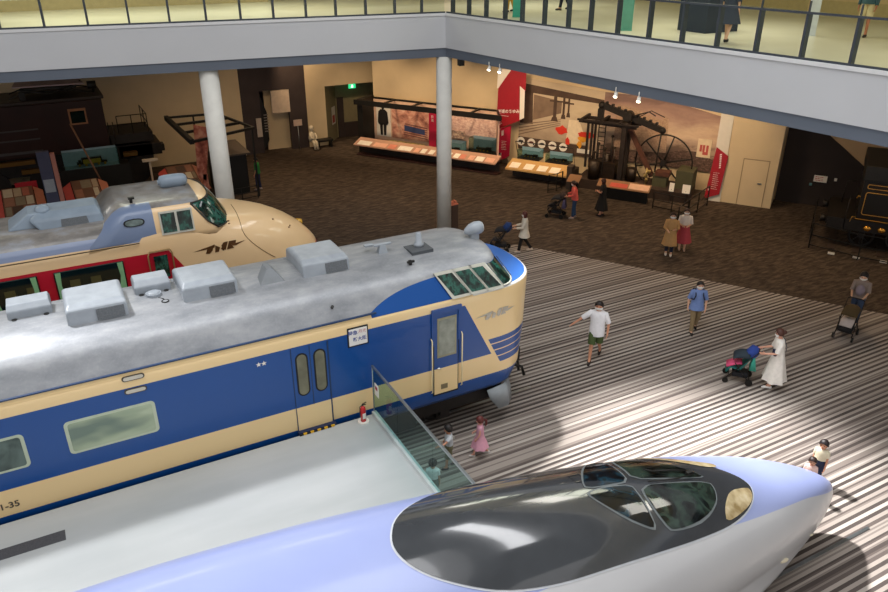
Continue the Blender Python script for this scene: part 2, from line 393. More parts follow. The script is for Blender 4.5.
def roofA(g, b):
    p, x, y, z = g.pos()
    n = g.noise(g.map(p, (.7, 1.6, 1)), 2.2, 6, .6); n2 = g.noise(p, 22, 4)
    # blue wedge where the roof comes down over the cab side
    ex = g.math('SUBTRACT', 1.0, g.math('EXPONENT', g.math('MULTIPLY', g.math('SUBTRACT', x, 4.93), -1.5)))
    e = g.math('SUBTRACT', g.math('MULTIPLY_ADD', ex, .38, 3.62), z)
    wedge = g.math('MULTIPLY', g.math('GREATER_THAN', e, 0.0), g.math('GREATER_THAN', x, 4.9))
    wedge = g.math('MULTIPLY', wedge, g.math('LESS_THAN', z, 4.1))
    c = g.ramp(n, [(.3, srgb('#7c8085')), (.5, srgb('#8f9296')), (.7, srgb('#a2a4a7'))])
    c = g.mix(g.math('MULTIPLY', g.math('SUBTRACT', n2, .5), .6), c, srgb('#b6b8ba'))
    b.inputs['Roughness'].default_value = .42; b.inputs['Metallic'].default_value = .25
    g.L.new(g.bump(n, .15, .02), b.inputs['Normal'])
    c = g.mix(g.math('LESS_THAN', z, 3.605), c, srgb('#e9cb96'))
    return g.mix(wedge, c, srgb('#0a4a92'))
M_AR = mat('train_roof_silver', fn=roofA)
def roofunit(g, b):
    p, x, y, z = g.obj(); n = g.noise(p, 5, 4)
    b.inputs['Roughness'].default_value = .4
    return g.ramp(n, [(.3, srgb('#8b9299')), (.7, srgb('#989fa6'))])
M_UNIT = mat('roof_unit_grey', fn=roofunit)
M_MESHG = mat('grille_grey', '#5e6266', .7, var=.15, vscale=40)
M_GUTTER = mat('gutter_blue', '#1d3558', .4)
M_RUB = mat('rubber', '#17181a', .7)
M_GL = mat('train_window_dark', '#0c1a17', .06, spec=.8, var=.3, vscale=2)
def cabg(g, b):
    p, x, y, z = g.obj(); n = g.noise(g.map(p, (1, 1, .6), (0, .5, 0)), 4.5, 4, .65, .2); b.inputs['Roughness'].default_value = .05
    return g.ramp(n, [(.40, srgb('#0f1a16')), (.5, srgb('#1a352d')), (.58, srgb('#2b5d50')), (.66, srgb('#14241f'))])
M_CABGL = mat('cab_glass_green', fn=cabg)
M_FRAME = mat('window_frame_pale', '#b9b8ac', .45, var=.04)

TA = thing('express_train', (-1.0, AC, 0), 'blue and cream express train car with flat silver roof, parked in the middle', 'train')
def outl(side, frx, cx, z, zfront=None, n=14, p=2.6):
    """plan outline of the car at height z: near side y=AY+side, nose corner starts at frx, reaches cx at the centre line"""
    hw = AC-AY-side; pts = [(AX0, AC-hw, z)]
    for k in range(1, 9): pts.append((AX0+(frx-AX0)*k/8, AC-hw, z))
    for k in range(1, n):
        a = PI/2*k/n*2 - PI/2      # -90..90
        yy = AC + hw*(-1 if a < 0 else 1)*(abs(math.sin(a))**(2/p)); xx = frx+(cx-frx)*(math.cos(a)**(2/p)); pts.append((xx, yy, z))
    for k in range(9): pts.append((frx-(frx-AX0)*k/8, AC+hw, z))
    return pts
LV = [(.10, 7.9, 8.35, 1.02), (.05, 8.0, 8.6, 1.12), (.01, 7.9, 8.86, 1.42), (0, 7.75, 8.95, 1.7), (0, 7.6, 9.05, 2.2), (0, 7.55, 9.1, 3.0), (0, 7.5, 9.12, 3.30), (0, 7.5, 9.13, 3.46), (.012, 7.5, 9.11, 3.50), (.045, 7.5, 9.05, 3.535)]
m = MB(); m.loft([outl(*l, n=22) for l in LV], True, (True, True), True)
bodyA = obj('body_shell', m, M_A, TA)
# roof and cab superstructure
LR = [(.02, 7.9, 8.50, 3.52), (.10, 7.82, 8.41, 3.645), (.18, 7.735, 8.33, 3.77), (.26, 7.65, 8.245, 3.895)]
LR2 = LR+[(.325, 7.59, 8.18, 3.99), (.39, 7.58, 8.17, 4.05), (.5, 7.5, 8.14, 4.11), (.75, 7.2, 8.0, 4.19), (1.0, 6.8, 7.8, 4.245), (1.25, 6.3, 7.4, 4.275), (1.42, 5.6, 6.6, 4.285)]
m = MB(); m.loft([outl(*l, n=22) for l in LR2], True, (False, True), True)
obj('roof', m, M_AR, TA)
# drip gutter along the roof foot
m = MB(); m.box(AX0, 5.0, AY+.005, AY+.05, 3.60, 3.625); obj('gutter', m, M_GUTTER, TA)
def cabP(x, z, o=0.0):   # point on the inclined cab side
    return (x, AY+.02+.32*(z-3.52)/.5-o, z)
# side cab windows
for i, (xa, xb, xc, xd, nm) in enumerate([(6.74, 7.12, 6.84, 6.47, 'rear'), (7.16, 7.53, 7.26, 6.90, 'mid'), (7.57, 7.9, 7.58, 7.30, 'front')]):
    m = MB(); z0, z1 = 3.575, 4.0
    q = [cabP(xa-.045, z0-.045, .045), cabP(xb+.045, z0-.045, .045), cabP(xc+.045, z1+.035, .045), cabP(xd-.045, z1+.035, .045)]
    m.prism(q, (0, .03, 0)); fr = obj('cab_window_frame', m, M_FRAME, TA)
    m = MB(); m.poly([cabP(xa+.01, z0+.005, .05), cabP(xb-.01, z0+.005, .05), cabP(xc-.01, z1-.01, .05), cabP(xd+.01, z1-.01, .05)]); obj('cab_window_glass', m, M_CABGL, fr)
# wrap-round windscreen: two panes
def wsP(t, z, o=0.0):
    """t -1..1 across the front arc at height z between 3.55 and 4.02"""
    k = (z-3.52)/.5; side = .02+.32*k; frx = 7.9-.33*k; cx = 8.50-.34*k+o; hw = AC-AY-side+o; a = t*PI/2
    return (frx+(cx-frx)*max(math.cos(a), 0)**(2/2.6), AC+hw*(1 if t > 0 else -1)*abs(math.sin(a))**(2/2.6), z)
for (ta, tb) in ((-.93, -.03), (.03, .93)):
    m = MB(); r = []
    for z in (3.56, 3.70, 3.85, 4.00): r.append([wsP(ta+(tb-ta)*k/12, z, .012) for k in range(13)])
    m.loft(r, False, (False, False), True); obj('windscreen_pane', m, M_CABGL, TA)
m = MB()
for t in (-.96, 0, .96): m.tube([wsP(t, 3.55, .015), wsP(t, 4.02, .015)], .022, 6)
m.tube([wsP(-1+k/10, 3.55, .015) for k in range(0, 21)], .022, 6)
obj('windscreen_frame', m, M_FRAME, TA)
m = MB(); m.tube([wsP(-.5, 3.56, .04), wsP(-.25, 3.86, .05)], .008, 5); obj('wiper', m, M_BLACK, TA)
# driver's door
m = MB(); 
for x in (6.23, 6.86): m.box(x-.035, x+.035, AY-.035, AY+.02, 2.55, 3.34)
m.box(6.2, 6.9, AY-.045, AY+.02, 3.28, 3.38); obj('door_surround', m, mat('door_blue', '#0b4489', .3, coat=.3), TA)
m = MB(); m.box(6.26, 6.83, AY-.012, AY+.02, 1.32, 3.28)
def paintDoor(g, b):
    p, x, y, z = g.pos(); b.inputs['Roughness'].default_value = .3; b.inputs['Coat Weight'].default_value = .3
    return g.mix(g.math('GREATER_THAN', z, 1.95), srgb('#e9cb96'), srgb('#0a468b'))
M_DOORP = mat('door_two_tone', fn=paintDoor)
dr = obj('driver_door', m, M_DOORP, TA)
m = MB(); m.box(6.33, 6.79, AY-.02, AY, 2.22, 3.16); obj('window_frame', m, mat('frame_worn', '#8d8a70', .4), dr)
m = MB(); m.box(6.37, 6.75, AY-.025, AY, 2.27, 3.11); obj('window_glass', m, mat('door_glass_grey', '#8d9186', .1, var=.25, vscale=4), dr)
m = MB(); m.tube([(6.31, AY-.03, 1.98), (6.40, AY-.06, 1.98)], .02, 8); obj('handle', m, M_CHROME, dr)
m = MB(); m.box(6.42, 6.58, AY-.02, AY, 1.42, 1.54); obj('vent', m, mat('vent_brown', '#7a6c50', .6), dr)
m = MB(); m.box(6.24, 6.26, AY-.006, AY+.01, 1.28, 3.3); m.box(6.83, 6.85, AY-.006, AY+.01, 1.28, 3.3); m.box(6.24, 6.85, AY-.006, AY+.01, 1.28, 1.3); obj('seam', m, M_RUB, dr)
for x in (6.19, 6.91):
    m = MB(); m.tube([(x, AY-.01, 2.72), (x, AY-.06, 2.68), (x, AY-.06, 1.42), (x, AY-.01, 1.38)], .014, 8); obj('grab_rail', m, mat('rail_cream', '#ead9ad', .3), TA)
# folding passenger door
m = MB(); m.box(3.22, 3.94, AY-.004, AY+.02, 1.40, 3.28); pd = obj('passenger_door', m, M_DOORP, TA)
def capsule(mb, x0, x1, y0, y1, z0, z1, n=8):
    r = (x1-x0)/2; cx = (x0+x1)/2; ps = []
    for k in range(n+1): a = PI*k/n; ps.append((cx+r*math.cos(a), y0, z1-r+r*math.sin(a)))
    for k in range(n+1): a = PI+PI*k/n; ps.append((cx+r*math.cos(a), y0, z0+r+r*math.sin(a)))
    mb.prism(ps, (0, y1-y0, 0))
M_BRGL = mat('bronze_glass', '#6d6a56', .12, var=.2, vscale=3)
for x in (3.30, 3.66):
    m = MB(); capsule(m, x-.015, x+.235, AY-.012, AY, 2.20, 3.15); o = obj('window_seal', m, M_RUB, pd)
    m = MB(); capsule(m, x+.015, x+.205, AY-.018, AY, 2.23, 3.12); obj('window_glass', m, M_BRGL, pd)
m = MB(); m.box(3.575, 3.59, AY-.01, AY+.01, 1.95, 3.28); m.box(3.21, 3.225, AY-.01, AY+.01, 1.4, 3.28); m.box(3.935, 3.96, AY-.014, AY+.01, 1.4, 3.28); obj('seam', m, M_GUTTER, pd)
m = MB(); m.box(3.2, 3.98, AY-.1, AY+.01, 1.372, 1.42); st = obj('door_step', m, mat('step_navy', '#14264a', .5), TA)
m = MB()
for k in range(5): m.box(3.28+k*.145, 3.35+k*.145, AY-.13, AY-.1, 1.372, 1.41)
obj('hazard_strip', m, mat('hazard_yellow', '#d9a51c', .5), st)
m = MB()
for k in range(5): m.box(3.2+k*.145, 3.28+k*.145, AY-.13, AY-.1, 1.372, 1.40)
obj('hazard_strip_dark', m, M_RUB, st)
# destination sign
m = MB(); m.box(4.36, 4.80, AY-.018, AY+.01, 3.00, 3.43); sg = obj('destination_sign', m, M_RUB, TA, bevel=.03)
m = MB(); m.box(4.385, 4.775, AY-.024, AY, 3.03, 3.40); obj('sign_face', m, mat('sign_white', '#e2dfda', .4, var=.01), sg, bevel=.015)
UX, UZ = (1, 0, 0), (0, 0, 1)
m = text_mb('特急', .10, (4.47, AY-.026, 3.31), UX, UZ, 0, bold=.002); obj('blue_lettering', m, mat('sign_blue', '#1e3c8c', .5), sg)
m = text_mb('月光', .085, (4.67, AY-.026, 3.32), UX, UZ, 0); obj('red_lettering', m, mat('sign_red', '#b3434d', .5), sg)
m = text_mb('新大阪', .095, (4.61, AY-.026, 3.16), UX, UZ, 0, bold=.002); obj('blue_lettering', m, MATS['sign_blue'], sg)
# car number and badges
m = text_mb('クハネ581-35', .17, (-2.16, AY-.006, 1.635), UX, UZ, 0, bold=.004); obj('car_number', m, mat('number_dark', '#4a4136', .5), TA)
m = MB()
for dx in (0, .1): m.poly([(2.60+dx+(.055 if k % 2 == 0 else .024)*math.cos(PI/2+k*PI/5), AY-.005, 3.13+(.055 if k % 2 == 0 else .024)*math.sin(PI/2+k*PI/5)) for k in range(10)])
obj('star_badge', m, M_PAPER, TA)
for z in (3.49, 3.235):
    m = MB(); m.tf = lambda x, y, z_, z=z: (x, y, z_)
    ps = []
    for k in range(9): a = -PI/2+PI*k/8; ps.append((.60+.05*math.cos(a), AY-.014, z+.05*math.sin(a)))
    for k in range(9): a = PI/2+PI*k/8; ps.append((.33+.05*math.cos(a), AY-.014, z+.05*math.sin(a)))
    m.prism(ps, (0, .02, 0)); o = obj('marker_lamp_seal', m, mat('seal_brown', '#4b4338', .6), TA)
    m = MB(); m.prism([(.465+(p[0]-.465)*.88, AY-.02, z+(p[2]-z)*.66) for p in ps], (0, .02, 0)); obj('marker_lamp', m, mat('lamp_white', '#c9c3b4', .3), o)
# big windows
def rrect(x0, x1, z0, z1, r, ya, yb):
    ps = []
    for (cx_, cz_, a0) in ((x1-r, z1-r, 0), (x0+r, z1-r, PI/2), (x0+r, z0+r, PI), (x1-r, z0+r, 1.5*PI)):
        for k in range(6): a = a0+PI/2*k/5; ps.append((cx_+r*math.cos(a), ya, cz_+r*math.sin(a)))
    m = MB(); m.prism(ps, (0, yb-ya, 0)); return m
def sidewin(x0, x1, gl):
    m = rrect(x0-.02, x1+.02, 2.30, 2.95, .08, AY-.012, AY+.01); o = obj('window_frame', m, mat('frame_pale_green', '#b9c3ac', .4, var=.04), TA)
    m = rrect(x0+.035, x1-.035, 2.345, 2.905, .05, AY-.018, AY); obj('window_glass', m, gl, o)
def blindg(g, b):
    p, x, y, z = g.obj(); n = g.noise(g.map(p, (.8, 1, 2.2), (0, .5, 0)), 1.3, 2, .4, .2); b.inputs['Roughness'].default_value = .08
    return g.ramp(n, [(.38, srgb('#6f8074')), (.5, srgb('#97a58c')), (.62, srgb('#b0bca0'))])
M_BLIND = mat('window_with_blind', fn=blindg)
sidewin(-.72, .70, M_BLIND)
def darkblind(g, b):
    p, x, y, z = g.obj(); n = g.noise(p, 2.5, 3, .5, .5); b.inputs['Roughness'].default_value = .08
    return g.ramp(n, [(.35, srgb('#283432')), (.65, srgb('#5b6c66'))])
M_BLIND2 = mat('window_shaded', fn=darkblind)
sidewin(-2.78, -1.36, M_BLIND2); sidewin(-4.8, -3.4, M_BLIND2)
# JNR winged emblem, metal
def jnr(mb, x0, x1, zc, y, h):
    """winged J N R mark; y may be a function of x"""
    w = x1-x0; Y = y if callable(y) else (lambda x, z: y)
    def q(pts): mb.poly([(x0+a*w, Y(x0+a*w, zc+b_*h), zc+b_*h) for a, b_ in pts])
    q([(0, .02), (.42, .45), (.40, .12), (.25, .08)])
    q([(.27, .10), (.40, .45), (.36, -.15), (.30, -.45), (.23, -.38)])
    q([(.42, .35), (.50, .05), (.47, -.40), (.40, -.42)])
    q([(.51, -.1), (.56, -.42), (.53, .2), (.58, .5), (.66, .5), (.60, -.35)])
    q([(.62, -.35), (.68, .5), (.82, .45), (.80, .1), (.72, .05), (.76, -.32), (.70, -.30)])
    q([(.74, .12), (1.0, .22), (.80, -.10), (.72, -.02)])
m = MB(); jnr(m, 7.25, 8.30, 2.93, lambda x, z: AY-.014+max(0, (x-7.5))**2*.12, .21)
obj('winged_emblem', m, mat('emblem_metal', '#b5b3aa', .3, metal=.7), TA)
# roof equipment
def acunit(x0, x1, y0, y1, z0, h, s=.0):
    m = MB(); m.loft([[(x0-.05, y0-.05, z0-.25), (x1+.05, y0-.05, z0-.25), (x1+.05, y1, z0-.25), (x0-.05, y1, z0-.25)], [(x0-.05, y0-.05, z0+.04), (x1+.05, y0-.05, z0+.04), (x1+.05, y1+.05, z0+.04), (x0-.05, y1+.05, z0+.04)]], True, (True, True), False)
    o = obj('cooler_base', m, mat('unit_base', '#7e858c', .5), TA, bevel=.02)
    m = MB(); m.loft([[(x0, y0, z0), (x1, y0, z0), (x1, y1, z0), (x0, y1, z0)], [(x0+.0, y0+.06, z0+h*.82), (x1-.0, y0+.06, z0+h*.82), (x1, y1-.06, z0+h*.82), (x0, y1-.06, z0+h*.82)], [(x0+.05, y0+.2, z0+h), (x1-.05, y0+.2, z0+h), (x1-.05, y1-.2, z0+h), (x0+.05, y1-.2, z0+h)]], True, (True, True), False)
    c = obj('cooler_cover', m, M_UNIT, TA, bevel=.03)
    m = MB(); a = x0+(x1-x0)*.48; m.prism([(a, y0+.0, z0+.07), (x1-.06, y0+.0, z0+.07), (x1-.06, y0+.045, z0+h*.72), (a, y0+.045, z0+h*.72)], (0, .02, 0)); 
    for v in range(len(m.V)): m.V[v] = m.V[v] + Vector((0, -.012, 0))
    obj('grille', m, M_MESHG, c)
for x0, x1 in ((-.33, .66), (1.61, 2.61), (3.88, 4.86)): acunit(x0, x1, 12.98, 14.15, 4.18, .36)
for x0, x1 in ((-1.23, -.53), (.86, 1.5)):
    m = MB(); m.loft([[(x0, 13.62, 4.2), (x1, 13.62, 4.2), (x1, 14.15, 4.2), (x0, 14.15, 4.2)], [(x0, 13.62, 4.42), (x1, 13.62, 4.42), (x1, 14.15, 4.42), (x0, 14.15, 4.42)], [(x0+.02, 13.72, 4.52), (x1-.02, 13.72, 4.52), (x1-.02, 14.05, 4.52), (x0+.02, 14.05, 4.52)]], True, (True, True), False)
    o = obj('ventilator_cover', m, M_UNIT, TA, bevel=.02)
    for x in (x0+.1, x1-.1):
        m = MB(); m.disc((x, 13.58, 4.27), (0, 0, 1), .045, .05, 12); m.tube([(x, 13.58, 4.25), (x, 13.66, 4.30)], .02); obj('bolt', m, M_BLACK, o)
m = MB(); m.disc((1.16, 13.5, 4.30), (0, 0, 1), .14, .06, 24); m.ball((1.16, 13.5, 4.33), .12, .12, .03); obj('round_vent', m, M_UNIT, TA)
m = MB(); m.ring((1.31, 13.18, 4.26), (0, 0, 1), .06, .012, 16); m.tube([(1.22, 13.36, 4.27), (1.3, 13.25, 4.27)], .012); obj('cable_loop', m, M_BLACK, TA)
m = MB(); m.prism([(3.0, 13.0, 4.2), (3.55, 13.0, 4.2), (3.34, 13.25, 4.47), (3.24, 13.25, 4.47)], (0, .3, 0)); obj('wedge_vent', m, mat('wedge_grey', '#6f7478', .5), TA, bevel=.01)
# antenna with T head
m = MB(); m.loft([[(5.62, 13.3, 4.2), (5.86, 13.3, 4.2), (5.86, 13.5, 4.2), (5.62, 13.5, 4.2)], [(5.68, 13.36, 4.45), (5.80, 13.36, 4.45), (5.80, 13.44, 4.45), (5.68, 13.44, 4.45)]], True, (True, True), False)
m.box(5.55, 5.95, 13.36, 13.44, 4.43, 4.47); m.box(5.40, 5.6, 13.5, 13.6, 4.40, 4.44); obj('t_antenna', m, M_UNIT, TA, bevel=.008)
m = MB(); m.box(6.25, 6.75, 13.0, 13.42, 4.22, 4.30); o = obj('whistle_base', m, mat('base_dark', '#4c5054', .6), TA)
m = MB(); m.tube([(6.55, 13.3, 4.3), (6.55, 13.3, 4.36), (6.55, 13.3, 4.37), (6.55, 13.3, 4.58), (6.55, 13.3, 4.6)], [.11, .11, .075, .062, .05], 16); obj('whistle', m, M_UNIT, o)
m = MB(); m.box(6.05, 6.11, 12.72, 12.78, 4.15, 4.26); m.box(6.0, 6.16, 12.70, 12.74, 4.22, 4.26); obj('roof_bracket', m, M_BLACK, TA)
m = MB(); m.disc((3.87+.3, AY+.2, 3.86), (0, -.6, .7), .03, .04); obj('roof_plug', m, M_BLACK, TA)
# headlamp on the cab roof
m = MB(); m.tube([(7.70, 13.35, 4.36), (7.74, 13.35, 4.38), (7.86, 13.35, 4.41), (8.0, 13.35, 4.43), (8.1, 13.35, 4.43), (8.13, 13.35, 4.43)], [.02, .07, .13, .15, .14, .12], 18); hl = obj('headlamp', m, M_UNIT, TA)
m = MB(); m.box(7.85, 8.05, 13.27, 13.43, 4.16, 4.34); obj('lamp_foot', m, M_UNIT, hl, bevel=.02)
m = MB(); m.disc((8.135, 13.35, 4.43), (1, 0, 0), .115, .01); obj('lens', m, mat('lens', '#d8dcd8', .1), hl)
# underframe, bogie, skirt, coupler
m = MB(); m.box(AX0, 8.2, 12.4, 14.66, .55, 1.06); obj('underframe', m, M_DARK, TA)
def wheelset(x):
    for y in (12.98, 14.08):
        m = MB(); m.disc((x, y, .43), (0, 1, 0), .43, .12, 28); m.disc((x, y-.03, .43), (0, 1, 0), .30, .14, 24); o = obj('wheel', m, mat('wheel_iron', '#2b2826', .5, metal=.3), TA)
    m = MB(); m.tube([(x, 12.9, .43), (x, 14.2, .43)], .08); obj('axle', m, M_DARK, TA)
for x in (4.6, 6.7): wheelset(x)
m = MB(); m.box(4.1, 7.2, 12.52, 12.66, .45, .72); m.box(5.3, 6.0, 12.46, 12.7, .3, .9)
for x in (4.6, 6.7): m.box(x-.17, x+.17, 12.48, 12.7, .3, .62); m.tube([(x, 12.48, .46), (x, 12.42, .46)], .11, 12)
for x in (5.1, 6.2): m.tube([(x, 12.5, .4), (x, 12.5, .95)], .05)
obj('bogie_frame', m, M_DARK, TA)
m = MB(); m.loft([[(7.62, AY+.0, 1.0), (8.1, AY+.05, 1.02), (8.35, AY+.3, 1.05)], [(7.7, AY-.02, .75), (8.18, AY+.02, .75), (8.42, AY+.25, .75)], [(7.92, AY-.04, .45), (8.2, AY-.0, .42), (8.42, AY+.2, .45)]], False, (False, False), True)
sk = obj('skirt_plate', m, mat('skirt_grey', '#8e9498', .5), TA); q = sk.modifiers.new('s', 'SOLIDIFY'); q.thickness = .03
m = MB(); m.box(8.6, 9.2, 13.4, 13.66, .78, 1.0); m.box(9.1, 9.32, 13.3, 13.76, .68, 1.06); m.tube([(8.8, 13.0, .9), (9.15, 12.95, .72), (9.2, 12.9, .5)], .04); m.tube([(8.8, 13.2, .95), (9.2, 13.2, .72), (9.2, 13.15, .5)], .035); obj('coupler', m, M_BLACK, TA)
m = MB(); m.tube([(8.60, 12.55, 1.5), (8.70, 12.49, 1.5)], [.08, .065], 14); obj('tail_lamp', m, mat('lamp_pale', '#d7d2c0', .2), TA)
# rail beneath
for y in (13.0, 14.06):
    m = MB(); m.box(-13, 9.5, y-.035, y+.035, -.1, .004); tag(obj('track_rail', m, M_STEEL), 'steel rail under the blue and cream train, '+('nearer' if y < 13.5 else 'farther')+' of the pair', 'rail')
m = MB(); m.box(5.55, 6.75, 12.02, 12.08, .0, .06); tag(obj('white_pole', m, mat('pole_white', '#a9a49a', .5)), 'pale bar lying on the striped floor beside the train bogie', 'bar')
# ================================================================ long-nosed bullet train
# surface of the long-nosed bullet train
NX, NY = 11.62, 6.3
def cr(tab, x):
    xs = [t[0] for t in tab]; ys = [t[1] for t in tab]
    if x <= xs[0]: return ys[0]
    if x >= xs[-1]: return ys[-1]
    i = max(k for k in range(len(xs)-1) if xs[k] <= x)
    def sl(k):
        if k <= 0: return (ys[1]-ys[0])/(xs[1]-xs[0])
        if k >= len(xs)-1: return 0.0
        a = (ys[k]-ys[k-1])/(xs[k]-xs[k-1]); b = (ys[k+1]-ys[k])/(xs[k+1]-xs[k])
        return 0.0 if a*b <= 0 else 2*a*b/(a+b)
    h = xs[i+1]-xs[i]; t = (x-xs[i])/h; m0 = sl(i); m1 = sl(i+1)
    return ys[i]*(2*t**3-3*t**2+1)+h*m0*(t**3-2*t*t+t)+ys[i+1]*(-2*t**3+3*t*t)+h*m1*(t**3-t*t)
ZT = [(0, 1.03), (.12, 1.16), (.4, 1.37), (.9, 1.65), (1.8, 2.07), (2.6, 2.37), (3.9, 2.78), (5.2, 3.08), (6.7, 3.35), (8.1, 3.57), (10, 3.80), (12, 3.92), (15, 3.95)]
WW = [(0, .03), (.12, .18), (.4, .34), (.9, .55), (1.8, .82), (2.6, .99), (3.9, 1.18), (5.2, 1.33), (6.7, 1.48), (8.1, 1.58), (10, 1.68), (12, 1.73), (15, 1.73)]
ZW = [(0, .92), (.4, .98), (1.8, 1.2), (3.9, 1.5), (6.7, 1.75), (10, 1.95), (15, 2.05)]
ZC = [(0, 1.01), (.4, 1.21), (.9, 1.45), (1.7, 1.79), (3.5, 2.31), (4.8, 2.63), (7.5, 3.11), (9.5, 3.33), (12, 3.45), (15, 3.48)]
ZB = [(0, .60), (.4, .42), (1.8, .28), (4, .22), (15, .2)]
def topz(d, u, n=2.25):
    w = cr(WW, d); zt = cr(ZT, d); zw = cr(ZW, d); r = min(abs(u)/w, 1.0)
    return zw+(zt-zw)*(1-r**n)**(1/n)
def topu(d, z, n=2.25):
    w = cr(WW, d); zt = cr(ZT, d); zw = cr(ZW, d); r = max(min((z-zw)/(zt-zw), 1.0), 0.0)
    return w*(1-r**n)**(1/n)
def section(d, nt=12, nm=8, n=2.25):
    """right half from the bottom centre to the top centre: list of (u, z); index nl+nm is the colour boundary"""
    w = cr(WW, d); zt = cr(ZT, d); zw = cr(ZW, d); zb = cr(ZB, d); zc = min(cr(ZC, d), zt-.01)
    k = min(d/3, 1)
    lo = [(0, zb), (w*.55, zb), (w*(.62+.23*k), zb+.02), (w*(.70+.22*k), zb+(zw-zb)*.18), (w*(.82+.13*k), zb+(zw-zb)*.40), (w*(.93-.05*k), zb+(zw-zb)*.55), (w*.965, zb+(zw-zb)*.78)]
    import math
    tc = math.asin(min(1, max(0, ((zc-zw)/(zt-zw)))**(n/2))); up = []
    for i in range(nm+nt+1):
        t = tc*i/nm if i <= nm else tc+(math.pi/2-tc)*(i-nm)/nt
        up.append((w*max(math.cos(t), 0)**(2/n), zw+(zt-zw)*math.sin(t)**(2/n)))
    return lo+up, len(lo)+nm
def S5(d, u, off=0.0):
    z = topz(d, u)
    if off:
        e = .02; a = Vector((-(e), 0, topz(d+e, u)-z)); b_ = Vector((0, e, topz(d, u+e)-z)) if abs(u)+e < cr(WW, d) else Vector((0, -e, z-topz(d, u-e)))*-1
        nn = a.cross(b_); nn = nn if nn.z > 0 else -nn; nn.normalize()
        return (NX-d+nn.x*off, NY+u+nn.y*off, z+nn.z*off)
    return (NX-d, NY+u, z)
def spatch(poly, off, nd=28, nu=14, mb=None, mi=None):
    """fill an outline given as (d, u) on the upper surface"""
    mb = mb or MB(); d0 = min(p[0] for p in poly); d1 = max(p[0] for p in poly); rows = []
    for i in range(nd+1):
        d = d0+(d1-d0)*(.5-.5*math.cos(PI*i/nd)); d = min(max(d, d0+.002), d1-.002); xs = []
        for (a, b_) in zip(poly, poly[1:]+poly[:1]):
            if (a[0]-d)*(b_[0]-d) <= 0 and a[0] != b_[0]: xs.append(a[1]+(b_[1]-a[1])*(d-a[0])/(b_[0]-a[0]))
        lo, hi = min(xs), max(xs); rows.append([S5(d, lo+(hi-lo)*k/nu, off) for k in range(nu+1)])
    mb.loft(rows, False, (False, False), True, mi); return mb
def smoothpoly(p, it=2):
    for _ in range(it):
        q = []
        for a, b_ in zip(p, p[1:]+p[:1]): q += [(a[0]*.75+b_[0]*.25, a[1]*.75+b_[1]*.25), (a[0]*.25+b_[0]*.75, a[1]*.25+b_[1]*.75)]
        p = q
    return p
def lav(g, b):
    p, x, y, z = g.pos(); b.inputs['Roughness'].default_value = .32; b.inputs['Coat Weight'].default_value = .4; b.inputs['Coat Roughness'].default_value = .12
    n = g.noise(p, .8, 3); k = g.math('MULTIPLY', g.math('SUBTRACT', x, 3.0), .12)
    return g.mix(n, srgb('#909ccb'), srgb('#a2aeda'))
M_LAV = mat('bullet_lavender', fn=lav)
def pearl(g, b):
    p, x, y, z = g.pos(); b.inputs['Roughness'].default_value = .3; b.inputs['Coat Weight'].default_value = .5
    return g.mix(g.noise(p, .9, 2), srgb('#bcbdc0'), srgb('#c9cacc'))
M_PEARL = mat('bullet_pearl_grey', fn=pearl)
TB = thing('bullet_train', (4, NY, 0), 'long-nosed lavender and pearl-grey bullet train with glossy black canopy in the foreground', 'train')
ds = [0, .03, .08, .15, .25, .4, .6, .8] + [1+.25*i for i in range(44)] + [12.5, 13.5, 15, 18, 22]
rings = []; nn_ = 0
for d in ds:
    s, ib = section(d, nt=14, nm=10)
    half = [(u, z) for u, z in s]; full = [(-u, z) for u, z in half] + [(u, z) for u, z in half[::-1][1:-1]]
    rings.append([(NX-d, NY+u, z) for u, z in full]); nh = len(half)
m = MB(); n = len(rings[0])
vs = [p for r in rings for p in r]; fs = []; 
m.add(vs, [], True)
for i in range(len(rings)-1):
    for j in range(n):
        a = i*n+j; b_ = i*n+(j+1) % n
        top_ = (ib <= j < 2*(nh-1)-ib)
        m.F.append([a, b_, b_+n, a+n]); m.M.append(0 if top_ else 1); m.S.append(True)
m.F.append(list(range(n))); m.M.append(1); m.S.append(False)
obj('body_shell', m, [M_LAV, M_PEARL], TB)
M_CAN = mat('canopy_black', '#3c3f43', .12, coat=.9, var=.1, vscale=2, spec=.6)
near = [(2.93, -.45), (3.18, -.68), (3.75, -.87), (4.59, -.96), (5.4, -1.0), (6.3, -1.03), (7.15, -1.05), (7.86, -.99), (8.33, -.84), (8.74, -.61), (8.94, -.36), (8.98, -.11), (8.9, .11)]
far = [(8.73, .37), (8.41, .62), (7.87, .88), (7.2, 1.02), (6.3, 1.02), (5.4, .97), (4.6, .80), (4.05, .56), (3.62, .27), (3.21, -.02), (2.97, -.26)]
can = spatch(smoothpoly(near+far, 2), .014, 46, 26)
cano = obj('canopy', can, M_CAN, TB)
m = spatch(smoothpoly([(d+(-.025 if d < 6 else .025)*1, u*1.018) for d, u in near+far], 2), .006, 46, 26); obj('canopy_edge', m, mat('canopy_rim', '#c9cdd3', .3), TB)
def glassp(pts, nm='window_glass', mt=None, rim=.035):
    p = smoothpoly(pts, 1); cx_ = sum(q[0] for q in p)/len(p); cu_ = sum(q[1] for q in p)/len(p)
    L = max(abs(q[0]-cx_)+abs(q[1]-cu_) for q in p)
    big = [(q[0]+(q[0]-cx_)/max(.01, math.hypot(q[0]-cx_, q[1]-cu_))*rim, q[1]+(q[1]-cu_)/max(.01, math.hypot(q[0]-cx_, q[1]-cu_))*rim) for q in p]
    fr = obj('window_rim', spatch(big, .022, 20, 12), mat('window_rim_grey', '#6f7678', .4), TB)
    obj(nm, spatch(p, .030, 20, 12), mt or M_BGL, fr)
